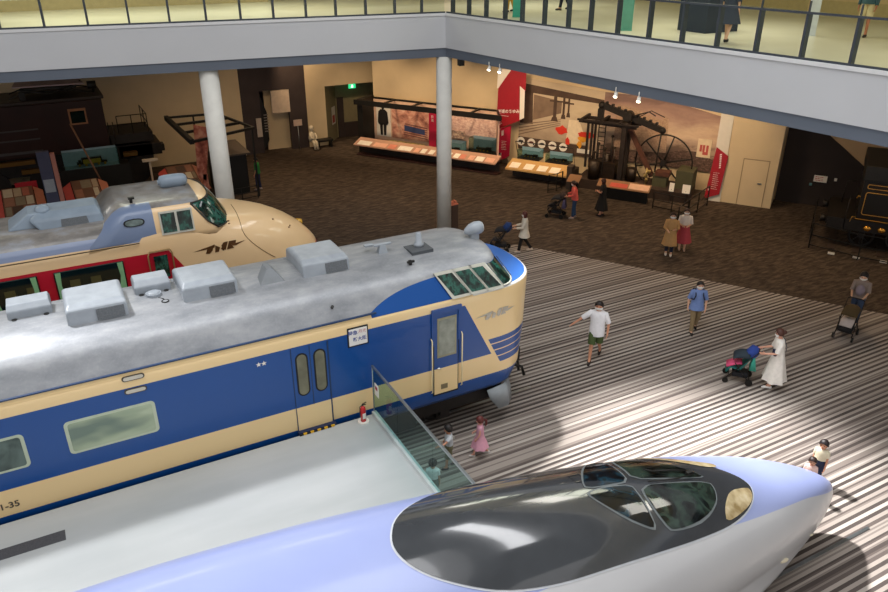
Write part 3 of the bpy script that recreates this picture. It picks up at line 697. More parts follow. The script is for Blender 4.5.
def bgl(g, b):
    p, x, y, z = g.obj(); n = g.noise(p, 2.2, 2, .5, .6); b.inputs['Roughness'].default_value = .05; b.inputs['Specular IOR Level'].default_value = .7
    return g.ramp(n, [(.42, srgb('#0e1110')), (.5, srgb('#25302b')), (.58, srgb('#34443b')), (.66, srgb('#151a18'))])
M_BGL = mat('bullet_cab_glass', fn=bgl)
def bgl2(g, b):
    p, x, y, z = g.obj(); n = g.noise(p, 2.6, 3, .5, .6); b.inputs['Roughness'].default_value = .05; b.inputs['Specular IOR Level'].default_value = .7
    return g.ramp(n, [(.40, srgb('#0b0c0e')), (.5, srgb('#121a22')), (.56, srgb('#1c3a48')), (.64, srgb('#1b2220'))])
M_BGL2 = mat('bullet_side_glass', fn=bgl2)
SW = [(5.98, -.06), (5.8, -.02), (5.5, -.03), (5.2, -.08), (5.22, -.25), (5.27, -.5), (5.32, -.76), (5.45, -.73), (5.7, -.56), (5.9, -.28)]
glassp(SW, mt=M_BGL2)
glassp([(5.07, -.13), (4.4, -.2), (3.78, -.28), (3.80, -.42), (3.92, -.58), (4.2, -.72), (4.55, -.80), (4.95, -.83), (5.12, -.80), (5.15, -.5)])
glassp([(5.02, .05), (4.96, .35), (4.92, .66), (4.75, .60), (4.5, .46), (4.1, .22), (3.75, -.14), (3.9, -.16), (4.5, -.06)])
glassp([(5.16, .02), (5.1, .35), (5.06, .72), (5.3, .75), (5.6, .5), (5.85, .2), (5.9, .06), (5.5, .03)], mt=M_BGL2)
def lampg(g, b):
    p, x, y, z = g.obj(); n = g.noise(p, 5, 4); b.inputs['Roughness'].default_value = .15; b.inputs['Coat Weight'].default_value = .5
    return g.ramp(n, [(.3, srgb('#9c865c')), (.55, srgb('#cdbb94')), (.75, srgb('#e2d6b8'))])
M_BLAMP = mat('headlight_cover', fn=lampg)
obj('headlight', spatch(smoothpoly([(3.49, -.46), (3.05, -.43), (3.03, -.50), (3.08, -.58), (3.27, -.69), (3.62, -.79), (3.96, -.85), (3.86, -.70), (3.7, -.58)], 1), .024, 14, 8), M_BLAMP, TB)
obj('headlight', spatch(smoothpoly([(3.25, .02), (3.2, .10), (3.3, .16), (3.65, .28), (4.05, .5), (4.6, .76), (4.3, .55), (3.9, .3), (3.55, .08)], 1), .024, 14, 8), M_BLAMP, TB)
def sp(pts, off=.05): return [S5(d, u, off) for d, u in pts]
m = MB(); m.tube(sp([(3.95, -.05), (4.25, .02), (4.6, .08)], .07), .012); m.tube(sp([(3.95, -.12), (4.35, -.16), (4.9, -.12)], .07), .010); m.tube(sp([(4.55, .02), (4.75, .16)], .07), .012); m.box(*[v for c in zip(Vector(S5(4.0, -.06, .06))-Vector((.06, .04, .02)), Vector(S5(4.0, -.06, .06))+Vector((.06, .04, .02))) for v in c]); obj('wiper', m, M_BLACK, TB)
m = MB()
for pts in ([(5.75, .22), (5.95, .22), (5.95, .42), (5.75, .42), (5.75, .22)],): m.tube(sp(pts, .018), .006, 5)
obj('hatch_outline', m, mat('hatch_line', '#111214', .5), TB)
# small marker lamps on the lower nose flank
def flank(d, k):
    s, _ = section(d); i = int(k); u, z = s[i]; u2, z2 = s[i+1]; t = k-i
    return Vector((NX-d, NY-(u+(u2-u)*t), z+(z2-z)*t))
for d, k, r in ((2.3, 5.6, .09), (1.3, 5.6, .04)):
    c = flank(d, k); m = MB(); m.tf = lambda x, y, z, c=c, r=r: (c.x+x*r-y*.3*r, c.y-.012+y*r*.35, c.z+z*r*.5)
    m.ball((0, 0, 0), 1, 1, 1, 14, 8); obj('marker_lamp', m, mat('marker_cream', '#e6dcc0', .3), TB)
for y in (NY-.53, NY+.53):
    m = MB(); m.box(-13, 12.4, y-.03, y+.03, 0, .02); tag(obj('track_rail', m, M_STEEL), 'steel rail under the lavender bullet train, '+('nearer' if y < NY else 'farther')+' of the pair', 'rail')

# ================================================================ raised platform and its glass fence
PZ = 1.37
def deckm(g, b):
    p, x, y, z = g.pos(); n = g.noise(g.map(p, (.35, 1.2, 1)), 1.2, 4); b.inputs['Roughness'].default_value = .28; b.inputs['Specular IOR Level'].default_value = .45
    return g.ramp(n, [(.3, srgb('#a3a7a7')), (.7, srgb('#b1b4b4'))])
M_DECK = mat('platform_grey', fn=deckm)
m = MB(); m.box(-13, 4.86, 8.12, 11.96, 0, PZ); pl = obj('platform', m, M_DECK); pl['label'] = 'smooth light grey raised platform between the two nearer trains'; pl['category'] = 'platform'
m = MB(); m.box(-2.6, -1.07, 11.07, 11.33, PZ, PZ+.004); o = obj('floor_grille', m, mat('grille_dark', '#45464a', .7, var=.2, vscale=60)); tag(o, 'dark grille strip set in the grey platform at the left edge', 'grille')
GF = thing('glass_fence', (4.8, 10, PZ), 'green-tinted glass fence with steel top rail at the end of the grey platform', 'fence')
m = MB(); m.box(4.74, 4.84, 8.15, 11.93, PZ, PZ+.09); obj('base_channel', m, mat('channel_pale', '#c3c8c8', .35, metal=.3), GF)
m = MB(); m.box(4.775, 4.815, 7.9, 11.93, 2.52, 2.56); obj('top_rail', m, M_STEEL, GF)
M_FGL = glass_mat('fence_glass', '#d3e8e6', .86)
for y0, y1 in ((7.9, 9.30), (9.32, 10.74), (10.76, 11.9)):
    m = MB(); m.box(4.787, 4.801, y0, y1, PZ+.07 if y0 > 8.1 else PZ+.07, 2.53); obj('glass_pane', m, M_FGL, GF)
m = MB(); m.tube([(4.794, 11.92, PZ), (4.794, 11.92, 2.56)], .016); obj('end_post', m, M_STEEL, GF)
m = MB(); m.box(4.775, 4.786, 11.62, 11.80, 1.95, 2.22); o = obj('notice', m, M_PAPER); tag(o, 'small white notice with red print on the end of the glass fence', 'notice')
m = MB(); m.box(4.77, 4.775, 11.66, 11.76, 2.1, 2.17); obj('red_print', m, M_RED, o)
# fire extinguisher
FX, FY = 4.50, 11.80
fe = thing('fire_extinguisher', (FX, FY, PZ), 'red fire extinguisher on a white stand beside the glass fence', 'fire extinguisher', scale=.78)
m = MB(); m.disc((FX, FY, PZ+.02), (0, 0, 1), .15, .04, 24); obj('stand', m, M_PAPER, fe)
m = MB(); m.tube([(FX, FY, PZ+.04), (FX, FY, PZ+.40), (FX, FY, PZ+.46), (FX, FY, PZ+.49)], [.075, .075, .055, .025], 20); cyl_ = obj('cylinder', m, mat('extinguisher_red', '#c4161c', .25, coat=.4), fe)
m = MB(); m.box(FX-.04, FX+.04, FY-.079, FY-.07, PZ+.14, PZ+.30); obj('paper_label', m, M_PAPER, cyl_)
m = MB(); m.tube([(FX, FY, PZ+.49), (FX, FY, PZ+.54)], .02); m.bar((FX-.02, FY, PZ+.55), (FX+.1, FY, PZ+.58), .02); m.bar((FX-.02, FY, PZ+.53), (FX+.09, FY, PZ+.52), .02); obj('valve', m, M_BLACK, fe)
m = MB(); m.tube([(FX-.02, FY, PZ+.52), (FX-.09, FY-.02, PZ+.5), (FX-.1, FY-.03, PZ+.3), (FX-.09, FY-.02, PZ+.2)], .01); obj('hose', m, M_BLACK, fe)
# ================================================================ red and cream bonnet-nosed express train (behind)
BC = 19.45; BX0 = -11
TR = thing('bonnet_train', (0, BC, 0), 'red and cream express train with a long rounded bonnet nose, behind the blue train', 'train')
def bsec(x):
    """half width, top height, exponent, widest height at station x"""
    w = cr([(-20, 1.45), (3.6, 1.42), (4.6, 1.34), (5.2, 1.20), (5.7, 1.0), (6.0, .72), (6.18, .42), (6.26, .15), (6.3, .03)], x)
    zt = cr([(-20, 4.1), (2.6, 4.1), (3.1, 3.92), (3.6, 3.84), (4.2, 3.75), (4.8, 3.60), (5.3, 3.37), (5.7, 3.10), (6.0, 2.8), (6.18, 2.56), (6.26, 2.4), (6.3, 2.25)], x)
    n = cr([(-20, 4.4), (.4, 4.4), (1.8, 7), (3.1, 6), (3.9, 4), (5.0, 2.6), (6.3, 2.1)], x)
    zc = 2.0; return w, zt, n, zc
def bprof(x, nt=22):
    w, zt, n, zc = bsec(x); zb = cr([(-20, 1.05), (4.5, 1.05), (5.6, 1.2), (6.1, 1.5), (6.26, 1.8), (6.3, 2.0)], x)
    p = [(0, zb), (w*.8, zb), (w*.96, zb+.05), (w, zb+(zc-zb)*.5)]
    for i in range(nt+1):
        t = PI/2*i/nt; p.append((w*max(math.cos(t), 0)**(2/n), zc+(zt-zc)*math.sin(t)**(2/n)))
    return p
def btop(x, u):
    w, zt, n, zc = bsec(x); r = min(abs(u)/w, 1); return zc+(zt-zc)*(1-r**n)**(1/n)
def bside(x, z):
    w, zt, n, zc = bsec(x); r = max(0, min(1, (z-zc)/(zt-zc))); return BC-w*(1-r**n)**(1/n)
def paintB(g, b):
    p, x, y, z = g.pos(); b.inputs['Roughness'].default_value = .25; b.inputs['Coat Weight'].default_value = .4
    cream, red = g.mix(g.noise(p, 1.2, 3), srgb('#dcb98a'), srgb('#e6c699')), srgb('#b01226')
    def m(op, a, c): return g.math(op, a, c)
    # red window band, slanted down at its front end, red tongue on the nose
    e = g.math('MULTIPLY_ADD', z, -.62, 4.15)
    band = m('MULTIPLY', m('MULTIPLY', m('LESS_THAN', z, 3.35), m('GREATER_THAN', z, 2.2)), m('LESS_THAN', x, e))
    nose = m('MULTIPLY', m('MULTIPLY', m('LESS_THAN', z, 2.45), m('GREATER_THAN', z, 2.12)), m('GREATER_THAN', x, g.math('MULTIPLY_ADD', z, -.5, 6.75)))
    c = g.mix(m('MINIMUM', m('ADD', band, nose), 1.0), cream, red)
    rn = g.noise(g.map(p, (.8, 1.6, 1)), 2.2, 5, .6); grey = g.ramp(rn, [(.35, srgb('#6c6966')), (.5, srgb('#827e7a')), (.65, srgb('#8f9297'))])
    side = g.mix(g.math('GREATER_THAN', z, 3.86), srgb('#7583a0'), grey)
    gm = m('MULTIPLY', m('GREATER_THAN', z, g.math('ADD', 3.66, g.math('MULTIPLY', g.math('MAXIMUM', g.math('SUBTRACT', x, 1.45), 0), 1.1))), m('LESS_THAN', x, 1.95))
    b.inputs['Roughness'].default_value = .35
    return g.mix(gm, c, side)
M_B = mat('train_paint_red_cream', fn=paintB)
xs = [BX0, -8, -5, -2, 0, 1, 1.5, 2, 2.4, 2.8, 3.1, 3.4, 3.7, 4.0, 4.3, 4.6, 4.9, 5.2, 5.45, 5.7, 5.85, 6.0, 6.1, 6.18, 6.23, 6.26, 6.285, 6.3]
rings = []
for x in xs:
    h = bprof(x); rings.append([(x, BC-u, z) for u, z in h] + [(x, BC+u, z) for u, z in h[::-1][1:-1]])
m = MB(); m.loft(rings, True, (True, True), True); obj('body_shell', m, M_B, TR)
# raised cab
def paintCab(g, b):
    p, x, y, z = g.pos(); b.inputs['Roughness'].default_value = .3; b.inputs['Coat Weight'].default_value = .3
    cream = g.mix(g.noise(p, 1.2, 3), srgb('#dcb98a'), srgb('#e6c699'))
    rn = g.noise(p, 2.2, 5, .6); grey = g.ramp(rn, [(.35, srgb('#6c6966')), (.5, srgb('#827e7a')), (.65, srgb('#8b8e92'))])
    grey = g.mix(g.math('MULTIPLY', g.math('LESS_THAN', x, 1.88), g.math('LESS_THAN', y, 18.62)), grey, srgb('#6f7f9c'))
    top = g.math('GREATER_THAN', z, g.math('MULTIPLY_ADD', x, .0, 4.37)); rear = g.math('MULTIPLY', g.math('LESS_THAN', x, 1.88), g.math('GREATER_THAN', z, 3.66))
    top = g.math('MULTIPLY', top, g.math('LESS_THAN', x, 3.02))
    return g.mix(g.math('MAXIMUM', top, rear), cream, grey)
M_BCAB = mat('bonnet_cab_paint', fn=paintCab)
def cring(z, hw, x0, xf, n=16, p=2.5, x1=None):
    pts = []; x1 = xf-.75 if x1 is None else x1
    for k in range(7): pts.append((x0+(x1-x0)*k/6, BC-hw, z))
    for k in range(1, n): a = -PI/2+PI*k/n; pts.append((x1+(xf-x1)*math.cos(a)**(2/p), BC+hw*(1 if a > 0 else -1)*abs(math.sin(a))**(2/p), z))
    for k in range(7): pts.append((x1+(x0-x1)*k/6, BC+hw, z))
    return pts
m = MB()
CR = [(3.5, 1.34, .3, 3.84), (3.72, 1.36, .4, 3.80), (4.0, 1.29, .72, 3.64), (4.30, 1.21, 1.02, 3.44), (4.40, 1.10, 1.2, 3.30), (4.45, .80, 1.5, 3.12), (4.48, .3, 1.9, 2.8)]
m.loft([cring(*c) for c in CR], True, (True, True), True); obj('cab', m, M_BCAB, TR)
def cabS(x, z, o=0):
    t = [(c[0], c[1]) for c in CR]; return (x, BC-cr(t, z)-o, z)
def cfront(a, z, o=.0):
    hw = cr([(c[0], c[1]) for c in CR], z)+o; xf = cr([(c[0], c[3]) for c in CR], z)+o; x1 = xf-.75-o; p = 2.5
    return (x1+(xf-x1)*max(math.cos(a), 0)**(2/p), BC+hw*(1 if a > 0 else -1)*abs(math.sin(a))**(2/p), z)
m = MB(); m.prism([cabS(2.0, 3.74, .0), cabS(2.78, 3.74, .0), cabS(2.78, 4.28, .0), cabS(2.0, 4.28, .0)], (0, -.03, 0)); fr = obj('cab_window_frame', m, M_FRAME, TR)
for a, b_ in ((2.04, 2.36), (2.42, 2.74)):
    m = MB(); m.prism([cabS(a, 3.79, .03), cabS(b_, 3.79, .03), cabS(b_, 4.24, .03), cabS(a, 4.24, .03)], (0, -.008, 0)); obj('cab_window_glass', m, M_CABGL, fr)
m = MB(); r = []
for z in (3.72, 3.85, 4.0, 4.15, 4.30, 4.36):
    lo = -1.25 if z < 3.8 else -1.40
    r.append([cfront(lo*PI/2/1.5708+(2*abs(lo))*k/24, z, .015) for k in range(25)])
m.loft(r, False, (False, False), True); ws = obj('windscreen', m, M_CABGL, TR)
m = MB(); m.tube([cfront(-1.4+2.8*k/24, 4.37, .02) for k in range(25)], .02); m.tube([cfront(-1.27+2.54*k/24, 3.71, .02) for k in range(25)], .02)
for a in (-.52, .52): m.tube([cfront(a, 3.72, .02), cfront(a, 4.36, .02)], .02)
m.tube([cfront(-1.26, 3.72, .02), cfront(-1.42, 3.9, .02), cfront(-1.42, 4.36, .02)], .02); obj('windscreen_frame', m, mat('screen_rubber', '#2c2a25', .5), ws)
# side window of the rear cab slope
m = MB(); ps = []
for k in range(16): a = 2*PI*k/16; ps.append((1.43+.24*math.copysign(abs(math.cos(a))**.8, math.cos(a)), 4.13+.09*math.copysign(abs(math.sin(a))**.8, math.sin(a))))
m.prism([cabS(x, z-.0, .012) for x, z in ps], (0, -.012, 0)); o = obj('oval_window', m, M_RUB, TR)
m = MB(); m.prism([cabS(1.43+(x-1.43)*.85, 4.13+(z-4.13)*.78, .03) for x, z in ps], (0, -.004, 0)); obj('oval_glass', m, mat('oval_glass_pale', '#5f6c6a', .1, var=.4, vscale=5), o)
# roof items
def soft(mb_rings, nm, mt, par, bev=.03): m = MB(); m.loft(mb_rings, True, (True, True), False); return obj(nm, m, mt, par, bevel=bev)
M_BU = mat('roof_unit_bluegrey', '#7f8d9b', .4, var=.08, vscale=3)
def rect(x0, x1, y0, y1, z): return [(x0, y0, z), (x1, y0, z), (x1, y1, z), (x0, y1, z)]
big = soft([rect(-.75, .85, 18.85, 20.0, 3.95), rect(-.55, .85, 18.8, 20.05, 4.05), rect(-.75, .80, 18.88, 19.95, 4.3), rect(-.55, .74, 19.1, 19.75, 4.42)], 'intake_unit', M_BU, TR, .05)
m = MB(); m.prism([(-.10, 18.825, 4.10), (.50, 18.825, 4.10), (.47, 18.86, 4.26), (-.08, 18.86, 4.26)], (0, -.02, 0)); obj('grille', m, M_MESHG, big)
m = MB(); m.loft([rect(-1.25, -.5, 19.0, 19.9, 4.0), rect(-1.2, -.5, 19.0, 19.9, 4.12), rect(-.75, -.5, 19.1, 19.8, 4.42)], True, (True, True), False); obj('intake_scoop', m, M_BU, big, bevel=.04)
m = MB(); m.ball((-.42, 19.3, 4.42), .18, .25, .12); obj('scoop_dome', m, M_BU, big)
soft([rect(-3.2, -1.75, 18.9, 20.0, 3.95), rect(-3.1, -1.85, 19.0, 19.9, 4.35)], 'roof_box', M_BU, TR, .06)
m = MB(); m.tube([(2.30, 19.55, 4.62), (2.33, 19.55, 4.62), (2.45, 19.55, 4.62), (2.80, 19.55, 4.62), (2.92, 19.55, 4.62), (2.98, 19.55, 4.62)], [.10, .15, .17, .17, .15, .09], 20); tk = obj('twin_headlamp', m, M_BU, TR)
m = MB(); m.box(2.5, 2.8, 19.45, 19.65, 4.45, 4.6); m.disc((2.29, 19.55, 4.62), (1, 0, 0), .06, .05); obj('lamp_foot', m, M_BU, tk)
m = MB(); m.tube([(1.5, 18.75, 4.45), (1.5, 18.75, 4.56)], .035); m.box(1.44, 1.58, 18.7, 18.8, 4.54, 4.58); obj('horn', m, M_BLACK, TR)
# bonnet seam, emblem, lamps
def bs(x, z, o=.006): return (x, bside(x, z)-o, z)
m = MB(); pts = [(3.92, btop(3.92, 0)+.004)]
sm = [(3.95+.0*k, 0) for k in range(1)]
line = []
for k in range(10): u = -.0-1.2*k/9; x = 4.0-.05*k/9; line.append((x, BC+u, btop(x, u)+.006))
for k in range(1, 9): t = k/8; x = 3.95+.75*t**1.4; z = btop(3.95, -1.2)-.02-.85*t; line.append((x, bside(x, z)-.008, z))
m.tube(line, .008, 5); obj('bonnet_seam', m, mat('seam_brown', '#7a5c3c', .6), TR)
m = MB(); jnr(m, 2.62, 3.98, 3.18, lambda x, z: bside(x, z)-.012, .24); obj('winged_emblem', m, mat('emblem_brown', '#5a3b1e', .35, metal=.3), TR)
for u in (.35,):
    x = 6.05; z = 2.85; m = MB(); m.tube([(5.85, BC+u, z), (6.0, BC+u, z)], [.11, .08], 16); obj('nose_lamp', m, mat('amber_lamp', '#c79a3f', .2), TR)
for dx, u in ((5.3, -.75), (5.35, -.68), (4.9, -.7)):
    m = MB(); z = btop(dx, u); m.ball((dx, BC+u, z), .03, .03, .02, 8, 6); obj('bonnet_latch', m, MATS['seam_brown'], TR)
for z in (3.80, 3.74):
    m = MB(); m.ball((3.62, BC-1.28+(3.80-z)*-.5, z), .03, .03, .02, 8, 6); obj('cab_latch', m, MATS['seam_brown'], TR)
# crew door
YB = BC-1.45
m = MB(); m.tube([(1.58, YB-.02, 2.4), (1.58, YB-.02, 3.30), (1.63, YB-.0, 3.40), (2.1, YB-.0, 3.40), (2.14, YB-.02, 3.30), (2.14, YB-.02, 2.4)], .018, 6); cd = obj('crew_door_frame', m, mat('brass_trim', '#a8895b', .35, metal=.4), TR)
m = MB(); m.box(1.70, 2.02, YB-.015, YB+.02, 2.70, 3.26); obj('crew_door_glass', m, M_CABGL, TR)
for x0, x1 in ((-3.0, -2.0), (-1.85, -.83), (-.50, 1.02)):
    m = MB(); m.box(x0, x1, YB-.012, YB+.02, 2.55, 3.30); o = obj('passenger_window', m, M_GL, TR, bevel=.04)
    for a, s in ((x0+.03, 1), (x1-.03, -1)):
        m = MB(); m.poly([(a, YB-.016, 3.28), (a+s*.12, YB-.016, 3.28), (a+s*.09, YB-.016, 2.95), (a+s*.16, YB-.016, 2.56), (a, YB-.016, 2.56)]); obj('curtain', m, mat('curtain_green', '#7fae7e', .8), o)
    for q in range(2):
        xx = x0+.3+q*.45
        if xx+.25 < x1: m = MB(); m.box(xx, xx+.22, YB-.014, YB, 2.56, 3.05); obj('seat_back', m, mat('seat_olive', '#4a431c', .8), o)
m = MB(); m.box(BX0, 1.45, YB+.005, YB+.03, 3.645, 3.665); obj('gutter', m, mat('gutter_brown', '#54442f', .5), TR)
m = MB(); m.box(BX0, 5.6, BC-1.2, BC+1.2, .45, 1.1); obj('underframe', m, M_DARK, TR)
for x in (3.0, 5.0, -2, -4):
    for y in (BC-.55, BC+.55):
        m = MB(); m.disc((x, y, .43), (0, 1, 0), .43, .12, 24); obj('wheel', m, MATS['wheel_iron'], TR)
# ================================================================ exhibition wall
M_DESKT = mat('desk_paper', '#bf9680', .6, var=.05)
M_PLINTH = mat('plinth_dark', '#2b211e', .6, var=.15)
M_KICK = mat('kick_brown', '#4a2f2a', .6)
def board(nm, s0, s1, n, z0, z1, mt, parent=None, th=.03, lean=0.0):
    m = MB(E); m.prism([(s0, n, z0), (s1, n, z0), (s1, n+lean, z1), (s0, n+lean, z1)], (0, th, 0)); return obj(nm, m, mt, parent)
def epoly(pts, n, mi=None, mb=None):
    mb = mb or MB(E); mb.poly([(s, n, z) for s, z in pts], mi); return mb
def rows_text(mb, s0, s1, n, z0, z1, k, h=.02):
    for i in range(k):
        z = z1-(z1-z0)*i/max(1, k-1); random.seed(int(s0*100)+i); L = s0+(s1-s0)*random.uniform(.7, 1)
        s = s0
        while s < L: w = random.uniform(.03, .09); mb.poly([(s, n, z-h/2), (min(s+w, L), n, z-h/2), (min(s+w, L), n, z+h/2), (s, n, z+h/2)]); s += w+.015
    return mb
def photo(name, seed, a, b_, c_, sc=2.0):
    def fn(g, bs):
        p, x, y, z = g.obj(); n = g.noise(g.map(p, (1, 1, 1.6), (0, 0, 0), (seed, seed*.7, 0)), sc, 6, .65, .6); bs.inputs['Roughness'].default_value = .7
        return g.ramp(n, [(.32, srgb(a)), (.5, srgb(b_)), (.68, srgb(c_))])
    return mat(name, fn=fn)

# ---- left booth
EB = thing('exhibit_booth', E(-13.2, 0, 0), 'long exhibition booth with black canopy frame and lit photo panels, left of the red banners', 'display booth')
m = MB(E); m.prism([(-17.05, -.35, 0), (-9.2, -.35, 0), (-9.9, .9, 0), (-17.05, .9, 0)], (0, 0, .52)); obj('plinth', m, M_PLINTH, EB)
m = MB(E); m.box(-17.1, -9.15, -.75, -.35, .02, .07); obj('foot_rail', m, M_KICK, EB)
m = MB(E); m.prism([(-17.1, -1.0, .62), (-17.1, -.30, .84), (-17.1, -.30, .74), (-17.1, -1.0, .57)], (7.95, 0, 0)); dk = obj('sloped_desk', m, M_DESKT, EB)
# cards on the desk
random.seed(11); s = -16.9; k = 0
while s < -9.4:
    w_ = random.choice((.28, .42, .6, .75)); c = random.choice(('#f3e7d6', '#d98a74', '#efd9bd', '#e7b39a', '#f6efe2'))
    m = MB(E); m.prism([(s, -.97, .64), (min(s+w_, -9.3), -.97, .64), (min(s+w_, -9.3), -.62, .755), (s, -.62, .755)], (0, 0, .012)); obj('caption_card', m, mat('card_'+c[1:], c, .5), dk); s += w_+random.uniform(.04, .2)
m = MB(E); m.box(-17.05, -9.95, .86, .95, .5, 2.6); obj('back_wall', m, mat('booth_back', '#d9b9a4', .8), EB)
m = MB(E); m.box(-17.3, -16.98, -.2, .95, 0, 2.75); obj('end_panel', m, M_BLACK, EB)
m = MB(E); m.prism([(-9.3, -.3, 0), (-9.95, .93, 0), (-9.95, .93, 2.6), (-9.3, -.3, 2.6)], (-.05, -.01, 0)); obj('end_panel', m, mat('pale_pink_panel', '#d4b0a0', .7), EB)
m = MB(E)
m.box(-17.35, -9.2, -.42, -.30, 2.50, 2.68); m.box(-17.35, -9.95, .85, .94, 2.62, 2.7); 
for s in (-17.3, -15.7, -14.1, -12.5, -10.9): m.box(s-.05, s+.05, -.35, .93, 2.62, 2.69)
m.bar((-9.27, -.35, 2.655), (-9.95, .9, 2.655), .09, .08)
m.box(-17.35, -9.2, -.42, -.36, 2.68, 2.75); obj('canopy_frame', m, M_BLACK, EB)
board('poster_uniform', -16.8, -15.95, .82, .72, 2.42, M_PAPER, EB)
fg = MB(E)
fg.poly([(-16.64, .80, 1.32), (-16.14, .80, 1.32), (-16.06, .80, 1.45), (-16.12, .80, 2.0), (-16.26, .80, 2.12), (-16.52, .80, 2.12), (-16.66, .80, 2.0), (-16.72, .80, 1.45)])
fg.poly([(-16.56, .80, .78), (-16.43, .80, .78), (-16.41, .80, 1.4), (-16.60, .80, 1.4)]); fg.poly([(-16.36, .80, .78), (-16.22, .80, .78), (-16.18, .80, 1.4), (-16.38, .80, 1.4)])
fg.poly([(-16.39+.09*math.cos(a*PI/6), .80, 2.22+.11*math.sin(a*PI/6)) for a in range(12)]); fg.poly([(-16.52, .795, 2.28), (-16.26, .795, 2.28), (-16.3, .795, 2.36), (-16.48, .795, 2.36)])
obj('printed_figure', fg, mat('print_black', '#1d1a1a', .7), EB)
ph1 = board('photo_panel', -15.85, -13.6, .80, .72, 2.40, photo('photo_pink', 3, '#7c4a42', '#c98f7c', '#e6c4ae', 1.6), EB)
m = MB(E)
for i in range(6):
    z = .95+.11*i; m.poly([(-15.2+.03*i, .79, z), (-13.75, .79, z-.12), (-13.75, .79, z-.08), (-15.2+.03*i, .79, z+.03)])
obj('printed_train', m, mat('print_brown', '#5a3430', .7), ph1)
m = MB(E); m.poly([(-15.1, .785, 1.15), (-13.9, .785, 1.05), (-13.9, .785, 1.32), (-15.1, .785, 1.45)]); obj('printed_carriage', m, mat('print_blue', '#33406a', .7), ph1)
rb = board('red_title_board', -13.5, -13.08, .5, .45, 2.38, M_PINKRED, EB)
m = text_mb('鉄', .16, E(-13.29, .49, 2.1), ED, EZ, 0); m = text_mb('道', .16, E(-13.29, .49, 1.93), ED, EZ, 0, m); obj('title_lettering', m, M_LETTER, rb)
board('photo_panel', -12.95, -9.95, .80, 1.30, 2.40, photo('photo_forest', 8, '#b98c86', '#dcb8aa', '#efd6c8', 7), EB)
board('photo_panel', -12.9, -11.6, .70, 1.12, 1.5, photo('photo_small', 5, '#5a5152', '#a58878', '#d9c5ae', 5), EB)
# models in the booth
def glass_case(s0, s1, n0, n1, z0, z1, label, back='#7f99a6', content='steam', grp='glazed model cases'):
    t = thing('model_case', E((s0+s1)/2, (n0+n1)/2, z0), label, 'display case', grp)
    m = MB(E); m.box(s0, s1, n0, n1, z0, z0+.05); obj('case_base', m, M_PLINTH, t)
    m = MB(E); m.box(s0+.02, s1-.02, n1-.03, n1-.01, z0+.05, z1); obj('backdrop', m, mat('backdrop_'+back[1:], back, .7), t)
    m = MB(E); m.box(s0, s1, n0, n0+.01, z0+.05, z1); m.box(s0, s0+.01, n0+.01, n1, z0+.05, z1); m.box(s1-.01, s1, n0+.01, n1, z0+.05, z1); obj('glass_hood', m, glass_mat('case_glass', '#dfe9e6', .9), t)
    L = (s1-s0)*.68; cs = (s0+s1)/2; c0 = cs-L/2; h = min(.22, (z1-z0)*.35)
    lo = thing('model_locomotive', E(cs, (n0+n1)/2, z0+.05), 'model locomotive in the '+' '.join(label.split()[:3])+(' nearest the column' if 'column' in label else ' on the long booth' if 'tall' in label else ' on the short desk'), 'model', 'model locomotives')
    mm = MB(E); mm.tube([(c0+L*.1, (n0+n1)/2, z0+.05+h*.55), (c0+L*.75, (n0+n1)/2, z0+.05+h*.55)], h*.28, 10); mm.box(c0+L*.7, c0+L, (n0+n1)/2-h*.3, (n0+n1)/2+h*.3, z0+.06+h*.15, z0+.05+h); mm.tube([(c0+L*.2, (n0+n1)/2, z0+.05+h*.7), (c0+L*.2, (n0+n1)/2, z0+.05+h*1.15)], h*.1, 8)
    obj('boiler', mm, mat('model_dark', '#2b2620', .4, metal=.4), lo)
    for i in range(4):
        mm = MB(E); mm.disc((c0+L*(.15+.22*i), (n0+n1)/2-h*.3, z0+.05+h*.2), (0, 1, 0), h*.18, .02, 12); obj('wheel', mm, mat('model_brass', '#a8812f', .35, metal=.6), lo)
    return t
glass_case(-12.75, -11.35, -.15, .45, .60, 1.12, 'model case with a blue backdrop beside the column in the long booth')
glass_case(-11.05, -9.75, .05, .6, .72, 1.42, 'tall model case on a black stand at the right end of the long booth')
m = MB(E); m.box(-11.3, -9.6, .02, .62, .52, .72); tag(obj('case_stand', m, M_BLACK), 'black stand under the tall model case in the long booth', 'stand')
def layout(g, b):
    p, x, y, z = g.obj(); n = g.noise(p, 9, 4); return g.ramp(n, [(.35, srgb('#3c3a1c')), (.5, srgb('#8d8a3c')), (.65, srgb('#c9a956'))])
m = MB(E); m.box(-15.9, -13.8, -.2, .6, .52, .62); dio = tag(obj('diorama', m, mat('diorama_ground', fn=layout)), 'low green and yellow railway diorama on the left part of the long booth', 'diorama')
m = MB(E)
for i in range(5): m.box(-15.7+i*.35, -15.4+i*.35, .1, .2, .62, .70)
obj('model_train', m, mat('model_green', '#3c4a2c', .5), dio)

